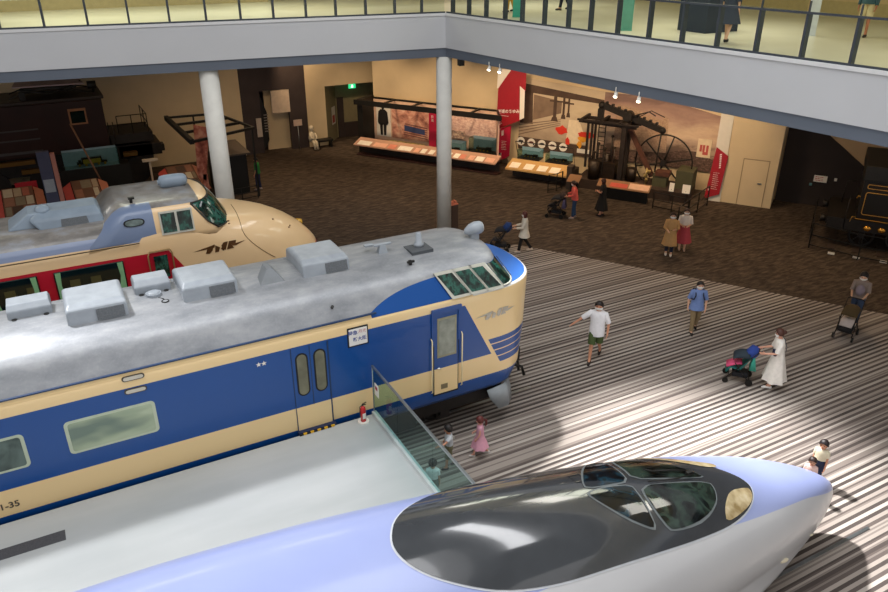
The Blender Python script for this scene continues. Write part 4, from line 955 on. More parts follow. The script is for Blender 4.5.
# ---- big mural behind the beam engine
def mur1(g, b):
    p, x, y, z = g.pos(); n = g.noise(g.map(p, (1, 1, 2)), 1.3, 5, .6); b.inputs['Roughness'].default_value = .75
    t = g.math('MULTIPLY', g.math('SUBTRACT', z, .8), .3); s = g.math('ADD', g.math('MULTIPLY', t, .9), g.math('MULTIPLY', g.math('SUBTRACT', n, .5), .6))
    return g.ramp(s, [(0, srgb('#8d7a68')), (.3, srgb('#b39f88')), (.6, srgb('#c9b79c')), (1, srgb('#b5a28a'))])
def mur2(g, b):
    p, x, y, z = g.pos(); n = g.noise(g.map(p, (.5, .5, 1.8)), 1.1, 5, .6, .4); b.inputs['Roughness'].default_value = .75
    t = g.math('ADD', g.math('MULTIPLY', g.math('SUBTRACT', z, .9), .28), g.math('MULTIPLY', g.math('SUBTRACT', n, .5), .55))
    return g.ramp(t, [(0, srgb('#5b4a40')), (.20, srgb('#6d594d')), (.27, srgb('#a88f7e')), (.42, srgb('#cbb299')), (.62, srgb('#a08276')), (.8, srgb('#80655f')), (1, srgb('#a58c7c'))])
MU = thing('station_mural', E(-6.5, 1.35, .8), 'sepia station platform mural with map and five round pictures, left of the beam engine', 'mural')
m = MB(E); m.prism([(-9.0, 1.38, .86), (-4.9, 1.38, .86), (-4.9, 1.38, 3.9), (-9.0, 1.38, 4.25)], (0, .05, 0)); obj('photo_print', m, mat('mural_sepia', fn=mur1), MU)
SB = mat('mural_brown', '#4c3a30', .75, var=.15, vscale=3); SM = mat('mural_mid_brown', '#7d6857', .75, var=.15, vscale=3); SP = mat('mural_pale', '#dccbb0', .75)
m = MB(E); n_ = 1.37
m.poly([(-9.0, n_, 3.6), (-4.9, n_, 3.35), (-4.9, n_, 3.55), (-9.0, n_, 4.0)]); m.poly([(-8.95, n_, 2.1), (-8.3, n_, 2.1), (-8.35, n_, 3.6), (-8.95, n_, 3.7)])
for s0, w_, z0, z1 in ((-7.3, .16, 2.35, 3.5), (-6.85, .11, 2.5, 3.5), (-6.6, .09, 2.6, 3.45)): m.poly([(s0, n_-.005, z0), (s0+w_, n_-.005, z0), (s0+w_, n_-.005, z1), (s0, n_-.005, z1)]); m.poly([(s0-w_*.6, n_-.006, z0), (s0+w_*1.6, n_-.006, z0), (s0+w_*1.2, n_-.006, z0+.2), (s0-w_*.2, n_-.006, z0+.2)]); m.poly([(s0-.2, n_-.007, z1-.25), (s0+w_+.2, n_-.007, z1-.25), (s0+w_+.2, n_-.007, z1-.18), (s0-.2, n_-.007, z1-.18)])
m.poly([(-9.0, n_-.003, .86), (-5.2, n_-.003, .86), (-5.6, n_-.003, 1.35), (-9.0, n_-.003, 1.45)]); obj('printed_shed', m, SB, MU)
m = MB(E); m.poly([(-8.3, 1.368, 2.3), (-6.9, 1.368, 2.75), (-6.9, 1.368, 3.3), (-8.3, 1.368, 3.5)]); 
for i in range(4): m.poly([(-9.0, 1.366, 1.5+.16*i), (-6.9, 1.366, 2.2+.08*i), (-6.9, 1.366, 2.23+.08*i), (-9.0, 1.366, 1.56+.16*i)])
obj('printed_carriages', m, SM, MU)
m = MB(E); m.poly([(-6.6, 1.366, 1.4), (-5.5, 1.366, 1.4), (-6.0, 1.366, 2.5), (-6.5, 1.366, 2.5)]); obj('printed_platform', m, SP, MU)
def blob(cs, cz, rs, rz, seed, k=12):
    random.seed(seed); return [(cs+rs*math.cos(2*PI*i/k)*random.uniform(.6, 1.15), cz+rz*math.sin(2*PI*i/k)*random.uniform(.6, 1.15)) for i in range(k)]
for a_ in ((-6.80, 1.98, .32, .22, 3), (-6.5, 1.48, .14, .2, 4), (-5.62, 1.86, .42, .17, 5)): obj('map_red', epoly(blob(*a_), 1.355), mat('map_red', '#cc3420', .6), MU)
for a_ in ((-5.75, 1.66, .36, .15, 8), (-5.9, 1.42, .14, .2, 9)): obj('map_yellow', epoly(blob(*a_), 1.350), mat('map_yellow', '#e09a2c', .6), MU)
m = MB(E); m.poly([(-6.0, 1.355, 1.0), (-5.4, 1.355, 1.0), (-5.4, 1.355, 1.2), (-6.0, 1.355, 1.2)]); obj('caption', m, M_PAPER, MU)
for i in range(5):
    s = -8.85+.54*i; z = 1.22-.012*i
    m = MB(E); m.disc((s, 1.35, z), (0, 1, 0), .20, .02, 24); o = obj('round_picture', m, M_PAPER, MU)
    m = MB(E); m.prism([(s-.13, 1.335, z-.04), (s+.13, 1.335, z-.04), (s+.11, 1.335, z+.05), (s-.05+.03*(i % 3), 1.335, z+.07), (s-.11, 1.335, z+.03)], (0, .005, 0)); obj('printed_vehicle', m, mat('print_maroon', '#5b2c26', .6) if i % 2 else mat('print_dark', '#2b2826', .6), o)
MV = thing('sky_mural', E(-2.3, 1.35, .9), 'sepia landscape mural with clouds behind the beam engine wheel', 'mural')
m = MB(E); m.prism([(-4.9, 1.38, .86), (.30, 1.38, .86), (.30, 1.38, 3.3), (-2.4, 1.38, 3.85), (-4.9, 1.38, 3.9)], (0, .05, 0)); obj('photo_print', m, mat('mural_sky', fn=mur2), MV)
m = MB(E); m.poly([(-4.3, 1.365, 1.5), (-1.9, 1.365, 1.35), (-1.95, 1.365, 3.0), (-2.2, 1.365, 3.1), (-2.2, 1.365, 2.9), (-3.0, 1.365, 3.1), (-3.4, 1.365, 3.3), (-4.3, 1.365, 3.4)]); obj('printed_building', m, photo('print_brick', 2, '#8a6f5e', '#a78a74', '#bca088', 12), MV)
m = MB(E); m.poly([(-4.9, 1.362, .9), (.3, 1.362, .9), (.3, 1.362, 1.35), (-.5, 1.362, 1.7), (-1.2, 1.362, 1.72), (-1.9, 1.362, 1.5), (-4.9, 1.362, 1.3)]); obj('printed_trees', m, photo('print_trees', 6, '#3b2c28', '#5b463d', '#80675a', 8), MV)
m = MB(E); m.box(-.58, 0.0, 1.33, 1.37, 1.5, 2.3); o = obj('white_picture', m, mat('cream_print', '#d9c7aa', .7), MV)
m = MB(E)
for s in (-.42, -.3, -.15): m.poly([(s-.05, 1.325, 1.75), (s+.05, 1.325, 1.75), (s+.05, 1.325, 2.05), (s-.05, 1.325, 2.05)])
m.poly([(-.33, 1.324, 1.62), (-.1, 1.324, 1.62), (-.1, 1.324, 1.75), (-.33, 1.324, 1.75)]); obj('red_print', m, mat('print_red', '#b4504a', .6), o)
# ---- red banners
RB = thing('section_banner', E(-9.4, .95, .1), 'tall crimson banner with white lettering between the long booth and the station mural', 'banner')
m = MB(E); m.prism([(-10.02, .98, 1.72), (-8.8, .98, 2.30), (-8.9, .98, 3.85), (-8.62, .98, 4.55), (-9.35, .98, 4.6), (-9.98, .98, 3.7)], (0, .03, 0)); up = obj('upper_board', m, M_RED, RB)
m = MB(E); m.prism([(-8.82, .96, 2.32), (-8.6, .96, 2.44), (-8.62, .96, 3.75), (-8.58, .96, 4.4), (-8.86, .96, 3.9)], (0, .02, 0)); m.prism([(-10.05, .99, 3.7), (-9.98, .99, 3.7), (-9.35, .99, 4.6), (-10.02, .99, 4.6)], (0, .02, 0)); obj('white_fold', m, M_PAPER, RB)
m = MB(E); m.prism([(-8.86, .955, 3.9), (-8.58, .955, 3.7), (-8.58, .955, 4.5), (-8.66, .955, 4.5)], (0, .02, 0)); obj('red_fold', m, M_RED, RB)
m = text_mb('鉄道のあゆみ', .19, E(-9.40, .965, 2.66), Vector(ED)+Vector(EZ)*.10, EZ, 0, bold=.004); obj('banner_lettering', m, M_LETTER, up)
m = rows_text(MB(E), -9.98, -9.2, .965, 2.40, 2.44, 1, .03); rows_text(m, -9.98, -9.72, .965, 2.0, 2.32, 6, .022); obj('small_print', m, M_LETTER, up)
m = MB(E); m.prism([(-9.95, 1.0, .12), (-9.3, 1.0, .50), (-9.25, 1.0, 2.0), (-9.8, 1.0, 1.8)], (0, .03, 0)); lw_ = obj('lower_board', m, M_PINKRED, RB)
m = rows_text(MB(E), -9.72, -9.45, .985, .8, 1.2, 6, .02); m.poly([(-9.74, .985, 1.45), (-9.62, .985, 1.5), (-9.62, .985, 1.75), (-9.74, .985, 1.7)]); m.poly([(-9.82, .985, .45), (-9.70, .985, .5), (-9.70, .985, .62), (-9.82, .985, .57)]); obj('small_print', m, M_LETTER, lw_)
RC = thing('side_banner', E(.6, .1, .2), 'crimson parallelogram banner on the white pilaster right of the beam engine', 'banner')
m = MB(E); m.prism([(.20, .08, .08), (.78, .08, .34), (.90, .08, 2.0), (.38, .08, 2.33)], (0, .03, 0)); o = obj('board', m, M_RED, RC)
m = rows_text(MB(E), .42, .70, .07, .55, 1.25, 9, .018); m.poly([(.30, .07, .45), (.38, .07, .48), (.38, .07, .56), (.30, .07, .53)])
for i in range(7): m.poly([(.56+.008*i, .07, 2.0-.09*i), (.64+.005*i, .07, 2.02-.09*i), (.64+.005*i, .07, 2.08-.09*i), (.56+.008*i, .07, 2.06-.09*i)])
obj('banner_lettering', m, M_LETTER, o)

# ---- second booth (short)
EC = thing('model_desk', E(-7.1, 0, 0), 'short lit desk with glazed models under the five round pictures', 'display desk')
m = MB(E); m.box(-8.5, -5.65, -.4, .8, 0, .5); obj('plinth', m, M_PLINTH, EC)
m = MB(E); m.prism([(-8.6, -1.1, .55), (-8.6, -.25, .80), (-8.6, -.25, .66), (-8.6, -1.1, .47)], (3.05, 0, 0)); dk = obj('sloped_desk', m, mat('desk_amber', '#c49c62', .6, var=.05), EC)
for i, s in enumerate((-8.45, -7.75, -7.1, -6.5)):
    m = MB(E); m.prism([(s, -1.03, .585), (s+.45, -1.03, .585), (s+.45, -.6, .715), (s, -.6, .715)], (0, 0, .012)); obj('caption_card', m, mat('card_f3e7d6', '#f3e7d6', .5), dk)
glass_case(-8.45, -7.35, -.05, .55, .75, 1.2, 'left model case with a blue backdrop on the short desk', '#7d9fae')
glass_case(-7.05, -5.9, -.05, .55, .75, 1.15, 'right model case with a blue backdrop on the short desk', '#7d9fae')
m = MB(E); 
for s in (-8.2, -7.6, -7.0, -6.4): m.disc((s, -.2, 1.55), (0, 0, 1), .03, .05)
m.bar((-8.5, -.2, 1.6), (-5.7, -.2, 1.6), .03); m.bar((-8.5, -.2, 1.6), (-8.5, .3, .6), .02); m.bar((-5.7, -.2, 1.6), (-5.7, .3, .6), .02); obj('lamp_rail', m, M_BLACK, EC)

# ---- beam engine
BE = thing('beam_engine', E(-3, 0, 0), 'dark iron beam engine with a large spoked flywheel and timber frame', 'steam engine')
def ebar(mb, a, b_, w, h=None): mb.bar(a, b_, w, h)
W_ = mat('old_timber', '#1d130e', .7, var=.3); WR = mat('timber_reddish', '#4b2b1e', .65, var=.2)
m = MB(E); m.box(-5.3, -.35, -.75, .85, 0, .42); obj('stage', m, mat('stage_dark', '#33261f', .7, var=.15), BE)
m = MB(E)
for n in (-.35, .35):
    ebar(m, (-3.42, n, .42), (-3.42, n, 2.9), .26, .2)
ebar(m, (-3.42, -.45, 2.9), (-3.42, .45, 2.9), .3, .25); obj('main_post', m, W_, BE)
m = MB(E); ebar(m, (-3.35, 0, 2.85), (-2.1, 0, .75), .16, .2); obj('diagonal_strut', m, WR, BE)
m = MB(E)
for n in (-.4, .4): ebar(m, (-5.45, n, 2.93), (-2.9, n, 2.86), .14, .13)
for s in (-5.3, -4.4, -3.6): ebar(m, (s, -.6, 3.0), (s, .6, 3.0), .12, .12)
ebar(m, (-5.5, -.5, 3.0), (-2.8, -.5, 2.95), .10, .08); obj('upper_frame', m, W_, BE)
m = MB(E)
for s in (-5.02, -4.83): ebar(m, (s, -.4, .9), (s, -.4, 2.9), .09)
ebar(m, (-4.92, .4, .5), (-4.92, .4, 2.9), .09); obj('slender_post', m, W_, BE)
m = MB(E); ebar(m, (-4.65, 0, 3.62), (-1.85, 0, 2.78), .18, .24); ebar(m, (-4.62, 0, 3.45), (-4.62, 0, 2.95), .2, .25)
m.ball((-4.6, 0, 3.6), .16, .16, .16); m.ball((-1.88, 0, 2.78), .14, .14, .14); m.disc((-3.4, 0, 3.25), (0, 1, 0), .2, .5, 16)
for i in range(9): s = -4.4+.28*i; m.box(s-.05, s+.05, -.1, .1, 3.62-.3*(s+4.65)+.05, 3.62-.3*(s+4.65)+.22)
obj('rocking_beam', m, M_DARK, BE)
m = MB(E); m.tube([(-1.92, 0, 2.75), (-1.98, 0, 1.55), (-2.0, 0, .95)], .035); obj('connecting_rod', m, M_DARK, BE)
m = MB(E); m.tube([(-3.2, -.2, 3.3), (-2.5, -.2, 3.55), (-2.2, -.2, 3.4)], .025); m.tube([(-3.0, .2, 3.2), (-2.5, .2, 3.52), (-1.9, .2, 3.3)], .02); obj('tie_rod', m, M_DARK, BE)
fwc = (-1.75, .35, 1.32); fw = MB(E); fw.ring(fwc, (0, 1, 0), 1.22, .035, 48, 8); fwo = obj('flywheel', fw, M_DARK, BE)
for k in range(6):
    a = 2*PI*k/6+.25; m = MB(E); m.tube([fwc, (fwc[0]+1.2*math.cos(a), fwc[1], fwc[2]+1.2*math.sin(a))], [.05, .03], 8); obj('spoke', m, M_DARK, fwo)
m = MB(E); m.disc(fwc, (0, 1, 0), .14, .3, 16); obj('hub', m, M_DARK, fwo)
m = MB(E)
for s in (-4.55, -4.25): ebar(m, (s, -.35, .6), (s, -.35, 2.85), .04)
for i in range(11): ebar(m, (-4.55, -.35, .8+.19*i), (-4.25, -.35, .8+.19*i), .03)
obj('ladder', m, M_DARK, BE)
m = MB(E)
for s, r, z1 in ((-4.6, .05, 1.9), (-4.3, .06, 1.7), (-4.0, .04, 2.3), (-3.85, .03, 1.8), (-4.75, .04, 1.5)): m.tube([(s, .0, .42), (s, .0, z1)], r, 10); m.ball((s, 0, z1), r*1.8, r*1.8, r*1.5, 10, 6)
m.box(-4.75, -3.7, -.3, .5, .42, 1.15); m.tube([(-4.6, -.4, .42), (-4.6, -.4, 1.25)], .26, 16); m.tube([(-4.2, .1, .42), (-4.2, .1, 1.5)], .16, 16); m.tube([(-3.0, 0, .42), (-3.0, 0, 1.0)], .22, 16); obj('cylinder_and_valves', m, mat('iron_brownish', '#2c221b', .45, metal=.5, var=.3), BE)
m = MB(E)
for s, z in ((-2.35, .8), (-2.2, 1.0), (-2.28, .62)): m.ball((s, -.2, z), .08, .08, .09)
m.tube([(-2.3, -.2, .42), (-2.3, -.2, 1.15)], .04); obj('governor', m, mat('old_brass', '#8d7a4c', .35, metal=.6), BE)
m = MB(E); m.box(-1.05, -.35, -.2, .8, .42, 1.2); m.box(-2.0, -1.4, -.3, .2, .42, .95); obj('condenser_box', m, mat('green_tank', '#45442f', .6), BE)
m = MB(E); m.box(-1.9, -1.3, -.35, .1, .9, 1.1); obj('wooden_casing', m, WR, BE)
m = MB(E); m.box(-5.57, -5.34, -1.25, -.8, 0, 1.05); tag(obj('cabinet', m, mat('cabinet_dark', '#3b322c', .6)), 'dark cabinet at the left foot of the beam engine', 'cabinet')
# desks in front of the engine
for (s0, s1, lb) in ((-5.35, -4.8, 'small slanted caption desk in front of the beam engine, left one'), (-4.0, -1.75, 'long slanted caption desk in front of the beam engine')):
    t = thing('caption_desk', E((s0+s1)/2, -1.6, 0), lb, 'caption desk', 'caption desks before the beam engine')
    m = MB(E); m.box(s0+.1, s1-.1, -1.62, -1.5, 0, .62); obj('stand', m, M_BLACK, t)
    m = MB(E); m.prism([(s0, -1.88, .56), (s1, -1.88, .56), (s1, -1.42, .76), (s0, -1.42, .76)], (0, 0, .03)); ds_ = obj('slanted_top', m, mat('desk_tan', '#8f6a4c', .6), t)
    if s1-s0 > 1:
        m = MB(E); m.prism([(s0+.55, -1.82, .60), (s0+1.3, -1.82, .60), (s0+1.3, -1.6, .70), (s0+.55, -1.6, .70)], (0, 0, .03)); obj('caption_card', m, mat('card_red', '#c8584a', .5), ds_)
        m = MB(E); m.prism([(s0+1.35, -1.82, .60), (s0+2.2, -1.82, .60), (s0+2.2, -1.5, .74), (s0+1.35, -1.5, .74)], (0, 0, .03)); obj('caption_card', m, mat('card_dfb', '#dfb59a', .5), ds_)
# white notices on stands and fence of the engine
for s, lb in ((-1.02, 'small white notice on a stand before the engine, left of two'), (-.42, 'larger white notice on a stand before the engine, right of two')):
    t = thing('notice_stand', E(s, -.95, 0), lb, 'notice', 'notices before the beam engine'); w_ = .1 if s < -.6 else .16
    m = MB(E); m.tube([(s, -.95, 0), (s, -.95, .6)], .015); obj('pole', m, M_BLACK, t)
    m = MB(E); m.prism([(s-w_, -.97, .5), (s+w_, -.97, .5), (s+w_, -.93, .86), (s-w_, -.93, .86)], (0, .015, 0)); obj('board', m, M_PAPER, t)
def rail_fence(pts, h, label, cols=.035, nm='barrier', group='black steel barriers'):
    t = thing(nm, pts[0], label, 'barrier', group)
    P_ = [Vector(p) for p in pts]
    m = MB()
    for a, b_ in zip(P_[:-1], P_[1:]):
        for k in (h, h*.55, h*.15): m.bar(a+EZ*k, b_+EZ*k, .03)
    obj('rails', m, M_BLACK, t)
    for p in P_: m = MB(); m.bar(p, p+EZ*h, cols); obj('post', m, M_BLACK, t)
rail_fence([E(-.1, -3.9, 0), E(.05, -2.8, 0), E(.25, -1.7, 0), E(.45, -.6, 0)], .85, 'black barrier running from the two women to the crimson side banner')
rail_fence([E(-6.1, -2.1, 0), E(-5.85, -1.7, 0), E(-5.75, -1.25, 0)], .8, 'short black barrier beside the salmon-shirted visitor')
rail_fence([E(-1.5, -2.0, 0), E(-.7, -2.15, 0), E(.0, -2.3, 0)], .7, 'low black barrier in front of the flywheel')
rail_fence([E(4.55, -.6, 0), E(4.55, -2.0, 0), E(4.6, -3.75, 0), E(6.2, -4.2, 0), E(7.9, -4.4, 0)], .95, 'dark barrier round the black locomotive at the right edge')

# notices on the dark door
m = MB(E); m.box(4.22, 4.72, 1.40, 1.42, 1.05, 1.32); o = tag(obj('door_notice', m, M_PAPER), 'small white rectangular notice on the dark shutter at right', 'notice')
m = MB(E); rows_text(m, 4.27, 4.67, 1.39, 1.12, 1.26, 3, .03); obj('red_print', m, mat('print_red', '#b4504a', .6), o)
m = MB(E); m.box(4.98, 5.08, 1.40, 1.42, 1.17, 1.29); tag(obj('door_tag', m, M_PAPER), 'tiny white square plate right of the notice on the dark shutter', 'plate')
m = MB(E); m.box(4.10, 4.20, 1.40, 1.44, .86, .96); tag(obj('door_lock', m, mat('lock_blue', '#4f7a80', .4)), 'tiny bluish lock under the notice on the dark shutter', 'lock')

# ---- black locomotive at the right edge
BL_ = thing('black_locomotive', E(8, -1.9, 0), 'black steam locomotive tender with gold lining at the right edge', 'locomotive')
m = MB(E); m.box(5.85, 13, -3.4, -.6, 1.22, 3.0); obj('tender_body', m, mat('loco_black', '#0f0d0b', .3, coat=.3, var=.2), BL_, bevel=.03)
m = MB(E); m.box(5.8, 13, -3.45, -.55, 2.62, 3.16); obj('coal_rail', m, M_BLACK, BL_, bevel=.03)
GOLD = mat('gold_line', '#c7953e', .35, metal=.3)
m = MB(E)
def grect(s0, s1, z0, z1, n, r=.07):
    ps = []
    for (cx_, cz_, a0) in ((s1-r, z1-r, 0), (s0+r, z1-r, PI/2), (s0+r, z0+r, PI), (s1-r, z0+r, 1.5*PI)):
        for k in range(5): a = a0+PI/2*k/4; ps.append((cx_+r*math.cos(a), n, cz_+r*math.sin(a)))
    m.tube(ps+[ps[0]], .013, 5)
grect(6.0, 12.5, 1.42, 2.22, -3.41); grect(6.0, 12.5, 2.36, 2.5, -3.41, .05)
m.tube([(5.85, -3.42, 1.24), (13, -3.42, 1.24)], .013, 5); m.tube([(5.7, -3.42, 1.1), (5.75, -3.42, 1.3), (5.85, -3.42, 1.3)], .013, 5); m.tube([(5.75, -3.3, 1.95), (5.8, -3.35, 2.05), (5.85, -3.4, 2.03)], .02, 5); obj('gold_lining', m, GOLD, BL_)
m = MB(E); m.box(5.0, 13, -3.3, -.7, .75, 1.15); m.box(4.95, 5.1, -3.2, -.8, .85, 1.1); obj('frame', m, M_DARK, BL_)
for n in (-2.9, -1.1):
    m = MB(E); m.tube([(4.75, n, .95), (5.0, n, .95)], [.16, .09], 14); obj('buffer', m, M_DARK, BL_)
for s in (6.2, 7.4, 8.6):
    m = MB(E); m.ring((s, -2.75, .46), (0, 1, 0), .40, .05, 28, 6); m.disc((s, -2.75, .46), (0, 1, 0), .12, .16)
    for k in range(8): a = PI*k/4; m.bar((s, -2.75, .46), (s+.4*math.cos(a), -2.75, .46+.4*math.sin(a)), .04)
    obj('spoked_wheel', m, M_DARK, BL_)
for s in (6.75, 6.3):
    m = MB(E); m.ball((s, -3.35, .92), .13, .08, .10); obj('brass_lamp', m, mat('polished_brass', '#e0a345', .2, metal=.8), BL_)
m = MB(E); m.tube([(5.55, -3.3, .8), (5.55, -3.3, 2.0)], .02, 6); m.tube([(5.35, -1.5, 1.2), (5.4, -1.5, 2.0), (5.7, -1.5, 2.1)], .03, 6); obj('handrails', m, M_DARK, BL_)
m = MB(E); 
for i in range(9): m.box(5.2+.8*i, 5.45+.8*i, -3.5, -.6, 0, .03)
obj('sleepers', m, mat('sleeper_brown', '#3b2d24', .8), BL_)
for s, lb in ((5.25, 'left'), (6.05, 'middle'), (6.9, 'right')):
    t = tag(obj('floor_marker', MB(E).box(s, s+.22, -4.05, -3.93, 0.0, .05), M_PAPER), lb+' one of three small pale plates on the floor before the black locomotive', 'marker', 'floor markers')

# ================================================================ left back: old electric locomotive
LO = thing('brown_locomotive', (-3, 36.8, 0), 'dark reddish-brown old electric locomotive with pantograph at the back left', 'locomotive')
M_LB = mat('loco_maroon', '#24100d', .35, coat=.3, var=.25, vscale=1.2)
m = MB(); m.box(-12, 2.45, 35.6, 38.0, 1.75, 3.95); obj('body', m, M_LB, LO, bevel=.05)
m = MB(); m.box(-12, 2.55, 35.5, 38.05, 3.95, 4.1); obj('roof', m, mat('loco_roof', '#2a211d', .5), LO, bevel=.04)
m = MB(); m.box(1.05, 1.75, 35.57, 35.61, 2.95, 3.62); fr = obj('cab_window_frame', m, mat('frame_wood', '#8a5f3f', .5), LO)
m = MB(); m.box(1.12, 1.68, 35.55, 35.6, 3.02, 3.52); obj('cab_window_glass', m, M_GL, fr)
m = MB(); m.box(-4.8, -.2, 35.56, 35.61, 1.95, 2.05); m.box(-4.8, -.2, 35.56, 35.61, 2.5, 2.55); m.box(-4.8, -.2, 35.56, 35.61, 2.9, 2.95); obj('louvre_strips', m, mat('strip_grey', '#3d3b3c', .6), LO)
m = MB()
for y in (36.0, 37.3): m.tube([(-1.0, y, 4.15), (-.4, y, 4.35), (1.3, y, 4.35), (2.2, y, 4.2)], .03)
m.box(-.5, 1.6, 36.0, 37.4, 4.42, 4.5); m.tube([(-.6, 35.9, 4.5), (.5, 35.7, 4.3), (1.7, 35.9, 4.62)], .03); m.tube([(1.2, 36.0, 4.3), (1.8, 36.0, 4.7)], .025); m.box(-.62, -.4, 35.8, 36.1, 4.1, 4.42); obj('pantograph', m, M_BLACK, LO)
m = MB(); m.prism([(-.8, 35.7, 4.62), (1.9, 35.7, 4.58), (1.6, 37.3, 4.8), (-.5, 37.3, 4.85)], (0, 0, .05)); obj('pantograph_shield', m, mat('shield_pinkgrey', '#a08d90', .5), LO)
m = MB(); m.tube([(2.25, 36.4, 4.1), (2.25, 36.4, 4.3)], .05); m.tube([(2.05, 36.4, 4.42), (2.4, 36.4, 4.42)], [.17, .17], 16); obj('headlamp', m, M_BLACK, LO)
m = MB(); m.box(2.45, 4.3, 35.7, 37.9, 1.9, 2.3); obj('front_deck', m, M_DARK, LO)
m = MB()
ps = [(2.9, 35.75), (3.5, 35.75), (4.15, 35.75), (4.15, 36.8), (4.15, 37.8)]
for x, y in ps: m.tube([(x, y, 2.3), (x, y, 3.1)], .022, 6)
for z in (3.1, 2.72): m.tube([(x, y, z) for x, y in ps], .022, 6)
for x in (2.5, 2.7): m.tube([(x, 35.65, 1.9), (x, 35.6, 2.9)], .022, 6)
obj('deck_railing', m, M_DARK, LO)
m = MB(); m.box(-12, 4.2, 35.9, 37.7, .9, 1.75); m.box(2.8, 4.6, 35.9, 37.7, 1.2, 1.7); m.box(4.3, 4.75, 36.0, 36.5, 1.3, 1.6); obj('running_gear', m, M_DARK, LO)
for i in range(7):
    x = -8+1.9*i; m = MB(); m.disc((x, 35.85, .62), (0, 1, 0), .6, .12, 24); obj('wheel', m, M_DARK, LO)
for x0, x1, z in ((-2.2, -.6, 1.5), (2.9, 3.5, 1.35), (-1.2, -.2, 1.1)): m = MB(); m.box(x0, x1, 35.5, 35.8, z, z+.16); obj('brass_fitting', m, mat('brass_dull', '#6a4c20', .45, metal=.5), LO)
# model case in front of it
MC = thing('locomotive_model_case', (1.6, 34.8, 0), 'glass case with a model locomotive on a black base in front of the brown locomotive', 'display case')
m = MB(); m.box(.2, 3.0, 34.5, 35.3, 0, 1.3); obj('base', m, M_BLACK, MC)
m = MB(); m.box(.45, 2.6, 35.15, 35.18, 1.3, 2.0); m.box(.45, 2.6, 34.6, 35.18, 1.3, 1.32); obj('backdrop', m, mat('case_sky', '#7d95a3', .7), MC)
m = MB(); m.box(.45, 2.6, 34.58, 34.6, 1.3, 2.05); m.box(.43, .45, 34.58, 35.2, 1.3, 2.05); m.box(2.6, 2.62, 34.58, 35.2, 1.3, 2.05); obj('glass_hood', m, glass_mat('case_glass'), MC)
ML = thing('model_locomotive', (1.55, 34.85, 1.32), 'dark and gold model locomotive in the case before the brown locomotive', 'model')
m = MB(); m.box(.95, 2.15, 34.75, 34.95, 1.42, 1.50); m.box(1.15, 1.95, 34.77, 34.93, 1.5, 1.68); m.box(1.02, 1.12, 34.77, 34.93, 1.5, 1.6); obj('model_body', m, mat('model_dark', '#2b2620'), ML)
m = MB(); m.box(1.2, 1.9, 34.73, 34.76, 1.44, 1.62); obj('model_gilding', m, mat('model_gold', '#b9a03f', .35, metal=.4), ML)
for i in range(5): m = MB(); m.disc((1.05+.25*i, 34.74, 1.39), (0, 1, 0), .055, .02, 12); obj('wheel', m, MATS['model_brass'], ML)
# totem
TT = thing('information_totem', (-.25, 31.2, 0), 'tall narrow blue-grey information totem with a white label, left background', 'totem')
m = MB(); m.box(-.45, -.02, 31.1, 31.3, 0, 3.0); obj('slab', m, mat('totem_bluegrey', '#4a4c63', .6), TT)
m = MB(); m.box(0, .16, 31.12, 31.3, 0, 2.9); obj('pink_edge', m, mat('totem_salmon', '#c08172', .6), TT)
m = MB(); m.box(-.42, -.06, 31.08, 31.1, 1.45, 1.95); obj('white_label', m, mat('label_grey', '#9da3ab', .6), TT)
for i, (x, z1) in enumerate(((-2.55, 3.3),)):
    m = MB(); m.box(x-.04, x+.04, 32.8, 32.9, 0, z1); tag(obj('support_post', m, mat('post_tan', '#6b4a33', .6)), 'thin brown post at the left edge in front of the brown locomotive', 'post')
m = MB(); m.tube([(1.0, 34.2, 3.3), (1.95, 33.5, 0.02)], .04, 6); tag(obj('leaning_rod', m, mat('post_tan')), 'thin tan rod leaning before the cab window of the brown locomotive', 'rod')
# photo desks on the floor
def photodesk(x, y, w_, d, rot, label, red=True):
    t = thing('photo_desk', (x, y, 0), label, 'display desk', 'slanted photo desks behind the cream train', rot)
    m = MB(); m.box(-w_/2+.1, w_/2-.1, -.1, .25, 0, .7); obj('stand', m, M_BLACK, t, local=True)
    m = MB(); m.prism([(-w_/2, -d/2, .62), (w_/2, -d/2, .62), (w_/2, d/2, 1.1), (-w_/2, d/2, 1.1)], (0, 0, .04)); tp = obj('slanted_top', m, mat('photo_tan', '#6e4a3a', .6), t, local=True)
    random.seed(int(x*10)); 
    for r in range(3):
        xx = -w_/2+.04
        while xx < w_/2-.12:
            cw = min(random.uniform(.18, .4), w_/2-.04-xx); y0 = -d/2+.05+r*(d-.06)/3; y1 = y0+(d-.06)/3-.06; zz_ = lambda y_: .62+.48*(y_+d/2)/d+.045
            m = MB(); m.prism([(xx, y0, zz_(y0)), (xx+cw, y0, zz_(y0)), (xx+cw, y1, zz_(y1)), (xx, y1, zz_(y1))], (0, 0, .004)); c = random.choice(('#a8957c', '#6a4c3c', '#8f6450', '#b5a892', '#4c3a30', '#7f735f', '#a5604e'))
            obj('photo_card', m, mat('photo_'+c[1:], c, .6), tp, local=True); xx += cw+.04
    if red:
        m = MB(); m.prism([(-w_/2-.35, -d/2-.05, .45), (-w_/2-.03, -d/2, .62), (-w_/2-.03, d/2, 1.08), (-w_/2-.35, d/2-.05, .9)], (0, 0, .03)); obj('red_wing', m, mat('wing_red', '#b2463c', .6), t, local=True)
        m = MB(); m.prism([(w_/2+.03, -d/2, .62), (w_/2+.35, -d/2-.05, .45), (w_/2+.35, d/2-.05, .9), (w_/2+.03, d/2, 1.08)], (0, 0, .03)); obj('photo_wing', m, mat('wing_salmon', '#b5735c', .6), t, local=True)
photodesk(-1.42, 32.4, 1.1, 2.2, .02, 'slanted photo desk with a red wing, left of the blue-grey totem')
photodesk(1.05, 32.3, 1.0, 2.2, .02, 'slanted photo desk with salmon wings, right of the blue-grey totem')
